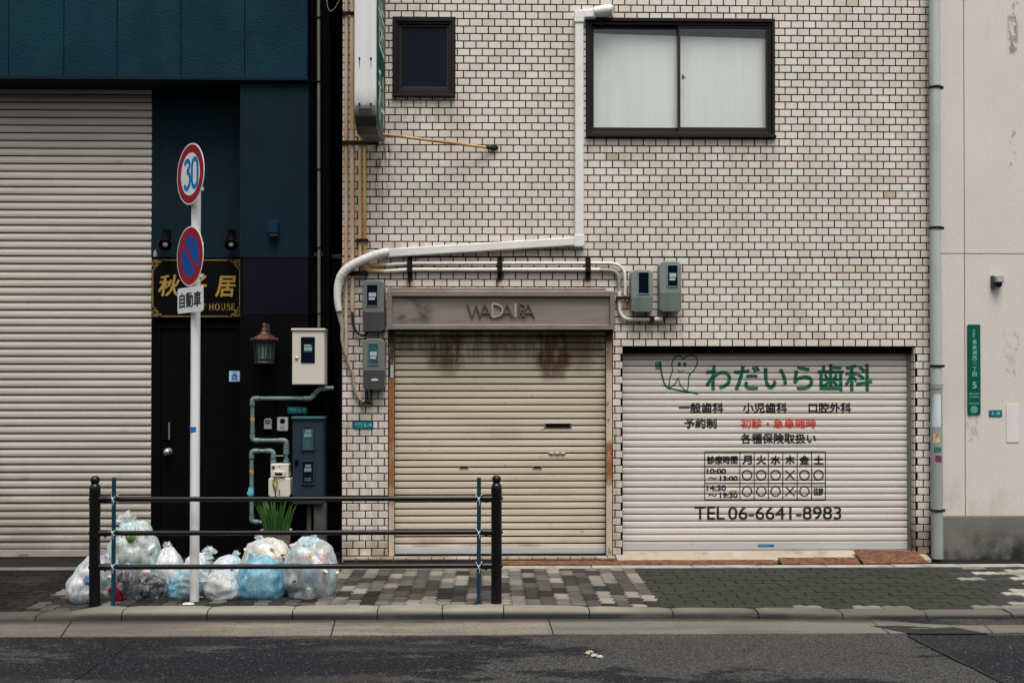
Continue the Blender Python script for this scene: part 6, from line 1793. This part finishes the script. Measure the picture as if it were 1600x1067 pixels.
        mb.add(q, [(i * 5 + k, i * 5 + k + 1, (i + 1) * 5 + k + 1, (i + 1) * 5 + k) for i in range(nn - 1) for k in range(4)], 0, True)
    mb.build('knot', FILM[film], root)
    return root
bag(171, 814, 252, 916, -1.42, 'clear', 'green', 'tall clear bag of green vegetable scraps with its neck knotted upright', 3, knot=(-.45, 1.0), n_items=75, zbot=None, ry=.17, top_pinch=.1, ear=1.3)
bag(108, 867, 183, 943, -1.62, 'clear', 'pack', 'clear bag of colourful packets behind the left post', 5, n_items=80, ry=.17, lean=.06, top_pinch=.3, knot=(.4, .9))
bag(178, 885, 218, 943, -1.70, 'grey', 'dark', 'small dark see through bag beside the dark blue stake', 8, n_items=40, ry=.10)
bag(205, 893, 262, 941, -1.66, 'grey', 'dark', 'low dark bag of black waste under the vegetable scraps', 13, n_items=55, ry=.13, knot=(.5, .8))
bag(236, 853, 290, 930, -1.36, 'white', 'paper', 'crumpled white bag leaning behind the sign pole, left side', 21, n_items=45, ry=.14, lean=-.04, top_pinch=.35)
bag(281, 862, 334, 930, -1.34, 'white', 'paper', 'plain white bag directly behind the sign pole with an upright ear', 34, n_items=40, ry=.14, knot=(.75, .9), top_pinch=.1, ear=1.0)
bag(260, 893, 322, 938, -1.60, 'blue', 'beige', 'small pale blue bag lying at the foot of the sign pole', 55, n_items=45, ry=.13, lean=.1, knot=(-.6, .3))
bag(328, 867, 382, 925, -1.40, 'white', 'cyan', 'bluish white bag behind the beige one, right of the sign pole', 89, n_items=40, ry=.14, knot=(.5, 1.0))
bag(317, 891, 380, 939, -1.66, 'white', 'beige', 'small white bag with beige contents right of the sign pole', 144, n_items=45, ry=.13, knot=(-.8, .75))
bag(377, 840, 456, 925, -1.30, 'milk', 'warm', 'milky bag with orange and cream contents in front of the flower pot', 233, n_items=75, ry=.17, knot=(-.3, 1.0))
bag(364, 868, 453, 940, -1.62, 'blue', 'cyan', 'bright sky blue bag between the white bags', 377, n_items=50, ry=.16, knot=(-.35, .95), top_pinch=.25)
bag(443, 838, 528, 941, -1.58, 'clear', 'pack', 'big round clear bag of wrappers at the right end of the heap', 610, n_items=110, ry=.20, knot=(.1, 1.0), sag=.2)
# drink can showing at the foot of the dark bag
mb = MB(); c0 = G(190, 925, .04); c0.y = -1.80
Mx = Matrix.Rotation(R(-25), 3, 'Y') @ Matrix.Rotation(R(12), 3, 'X')
mb.lathe((c0.x, c0.y, .055), [(.022, -.060), (.031, -.054), (.031, .048), (.026, .058), (.024, .056)], 20, Mx); cn = mb.build('drink_can', M['signred'], bevel=.001)
tag(cn, 'red drink can lying at the foot of the dark blue stake', 'can')

# ================================================================ flower pot by the wall
YV = -.30
a, b, c_, d = RC(407, 827, 456, 868, YV)
fp = thing('flower_pot', ((a + b) / 2, YV, 0), 'white flower pot with upright green blade leaves by the black pillar', 'plant')
r1 = (b - a) / 2; cx_ = (a + b) / 2
mb = MB(); mb.lathe((cx_, YV, 0), [(r1 * .66, .0), (r1 * .70, .02), (r1 * .92, d - .035), (r1, d - .035), (r1, d), (r1 * .93, d), (r1 * .90, d - .03), (r1 * .2, d - .03)], 28); mb.build('pot', M['pot'], fp)
mb = MB(); mb.lathe((cx_, YV, 0), [(r1 * .9, d - .04), (r1 * .9, d - .022), (.01, d - .018)], 20); mb.build('soil', M['soil'], fp)
mb = MB(); rg = random.Random(5)
for i in range(64):
    an, rr = rg.uniform(0, 6.28), r1 * .8 * math.sqrt(rg.random())
    bx, by = cx_ + rr * math.cos(an), YV + rr * math.sin(an) * .9
    Hh = rg.uniform(.20, .335); out = rg.uniform(.15, .55) * (rr / r1) + .06; dx, dy = math.cos(an) * out * Hh + rg.uniform(-.02, .02), math.sin(an) * out * Hh * .7
    w = rg.uniform(.007, .012); ta = rg.uniform(0, 3.14); q = []
    bend = rg.uniform(0, .25)
    for k in range(8):
        s = k / 7; p = Vector((bx + dx * s ** 1.5, by + dy * s ** 1.5, d - .025 + Hh * (s - bend * s * s * .6)))
        ww = w * (1 - s ** 3) * (.7 + .3 * min(1, s * 4)) + .0006
        side = Vector((math.cos(ta + s * .5), math.sin(ta + s * .5), 0)) * ww
        q += [p - side, p + Vector((0, 0, 0)) + Vector((-side.y, side.x, 0)) * .35, p + side]
    mb.add(q, [(k * 3 + e, k * 3 + e + 1, (k + 1) * 3 + e + 1, (k + 1) * 3 + e) for k in range(7) for e in (0, 1)], 0, True)
mb.build('foliage', M['leaf'], fp)

# ================================================================ concrete apron, steel ramps and small things on the ground
mb = MB(); xa, xb = P(962, 870, 0).x, P(1446, 870, 0).x
mb.add([(xa, .20, .075), (xb, .20, .075), (xb, .06, .068), (xa, .06, .068), (xb, -.135, .020), (xa, -.135, .020), (xb, -.135, -.1), (xa, -.135, -.1), (xa, .20, -.1), (xb, .20, -.1)],
       [(3, 2, 1, 0), (5, 4, 2, 3), (7, 6, 4, 5), (8, 7, 5, 3, 0), (9, 1, 2, 4, 6)])
tag(mb.build('apron', M['apron']), kind='structure')
def ramp(x0, x1, yA, zA, yB, zB, label, tilt=0):
    mb = MB(); n = 10; vs = []
    for i in range(n + 1):
        x = x0 + (x1 - x0) * i / n; w = .004 * noise.noise((x * 3, zA * 40, 2))
        vs += [(x + tilt, yA, zA + w), (x - tilt * (i / n * 2 - 1), yB, zB + w * .3), (x - tilt * (i / n * 2 - 1), yB, zB - .006), (x + tilt, yA, zA - .006)]
    fs = []
    for i in range(n):
        for k in range(4): fs.append((i * 4 + k, i * 4 + (k + 1) % 4, (i + 1) * 4 + (k + 1) % 4, (i + 1) * 4 + k))
    mb.add(vs, fs + [(3, 2, 1, 0), (n * 4, n * 4 + 1, n * 4 + 2, n * 4 + 3)])
    o = mb.build('ramp_plate', M['rustplate']); tag(o, label, 'ramp plate', 'rusty steel ramp plates in front of the shutters')
    bm = bmesh.new(); bm.from_mesh(o.data); bmesh.ops.recalc_face_normals(bm, faces=bm.faces); bm.to_mesh(o.data); bm.free()
ramp(P(780, 880, -.2).x, P(1212, 880, -.2).x, -.14, .026, -.275, .010, 'long thin rusty plate along the foot of both shutters')
ramp(P(1218, 880, -.2).x, P(1340, 880, -.2).x, -.137, .044, -.285, .012, 'middle rusty ramp plate in front of the pale shutter')
p = P(1345, 880, -.2).x; q_ = P(1450, 880, -.2).x
mb = MB()
vs = [(P(1331, 866, .02).x, -.02, .092), (P(1428, 866, .02).x, -.02, .088), (P(1450, 881, -.28).x, -.29, .020), (P(1349, 881, -.28).x, -.29, .016)]
low_ = [(x, y, z - .007) for x, y, z in vs]
mb.add(vs + low_, [(3, 2, 1, 0), (4, 5, 6, 7), (0, 1, 5, 4), (1, 2, 6, 5), (2, 3, 7, 6), (3, 0, 4, 7)])
tag(mb.build('ramp_plate', M['rustplate']), 'wide tilted rusty ramp plate beside the downpipe', 'ramp plate', 'rusty steel ramp plates in front of the shutters')
# drain cover set in the gutter
g0, g1, g2_, g3 = G(1358, 974.5, -.072), G(1478, 973, -.072), G(1542, 989, -.076), G(1424, 989, -.076)
dc = thing('drain_cover', (g0 + g2_) / 2, 'dark damp steel drain cover set in the gutter at the right', 'drain cover')
mb = MB(); vs = [(v.x, v.y, (ZG - .002) if k_ < 2 else zg(v.x) + .004) for k_, v in enumerate((g3, g2_, g1, g0))]; mb.add(vs + [(x, y, -.1) for x, y, z in vs], [(0, 1, 2, 3), (0, 4, 5, 1), (1, 5, 6, 2), (2, 6, 7, 3), (3, 7, 4, 0)])
mb.build('cover_plate', mat('wet_dark_iron', (.010, .010, .011), .45, .3, var=.5, vscale=30, bump=.5, bscale=60), dc)
mb = MB(); m_ = (g0 + g2_) / 2; mb.box(m_.x - .10, m_.x + .03, m_.y + .03, m_.y + .045, -.086, -.080); mb.build('lifting_bar', M['guide'], dc)

def wad(x, y, s, col, label, name, seed, cat='litter', z=.0, flat_=.4):
    g = G(x, y, z); rg = random.Random(seed); mb = MB()
    n, m = 14, 9; vs = []
    for i in range(m + 1):
        a_ = math.pi * i / m - math.pi / 2
        for k in range(n):
            b_ = 2 * math.pi * k / n; dd = Vector((math.cos(a_) * math.cos(b_), math.cos(a_) * math.sin(b_), math.sin(a_)))
            f = 1 + .6 * noise.noise(dd * 2 + Vector((seed, 0, 0))) + .25 * noise.noise(dd * 5 + Vector((0, seed, 0)))
            vs.append((g.x + dd.x * s * f, g.y + dd.y * s * .7 * f, z + s * flat_ * .8 + dd.z * s * flat_ * f))
    mb.add(vs, [(i * n + k, i * n + (k + 1) % n, (i + 1) * n + (k + 1) % n, (i + 1) * n + k) for i in range(m) for k in range(n)])
    return tag(mb.build(name, mat(name + '_surface', col, .7, var=.25, vscale=30)), label, cat)
wad(294, 943.5, .040, (.62, .62, .62), 'flat scrap of white paper in front of the sign pole', 'paper_scrap', 2, flat_=.12)
wad(314, 934, .022, (.60, .60, .60), 'tiny white paper wad right of the pole foot', 'paper_wad', 4)
wad(921, 1021.5, .028, (.33, .28, .22), 'crumpled tan tissue lying on the asphalt', 'tissue', 6, z=-.086)
wad(930, 1026, .026, (.36, .33, .28), 'pale tissue scrap lying on the asphalt between two others', 'tissue', 9, z=-.086)
wad(937.5, 1027, .020, (.40, .43, .46), 'small bluish white tissue, rightmost scrap on the asphalt', 'tissue', 12, z=-.086)
wad(545, 867, .035, (.26, .15, .07), 'brown dead leaf on the step by the tiled corner', 'leaf', 15, 'leaf', z=.0, flat_=.3)
wd = G(744, 944, 0)
mb = MB(); rg = random.Random(9)
for i in range(22):
    an = rg.uniform(0, 6.28); L_ = rg.uniform(.02, .05); el = rg.uniform(.3, 1.2)
    d_ = Vector((math.cos(an) * math.cos(el), math.sin(an) * math.cos(el), math.sin(el))); sd = Vector((-d_.y, d_.x, 0)).normalized() * L_ * .22
    b_ = Vector((wd.x, wd.y, 0)); mb.add([b_, b_ + d_ * L_ * .6 + sd, b_ + d_ * L_, b_ + d_ * L_ * .6 - sd], [(0, 1, 2, 3)])
tag(mb.build('weed', mat('bright_weed_leaf', (.10, .20, .04), .5, var=.3)), 'small green weed growing at the kerb under the right stake', 'weed')
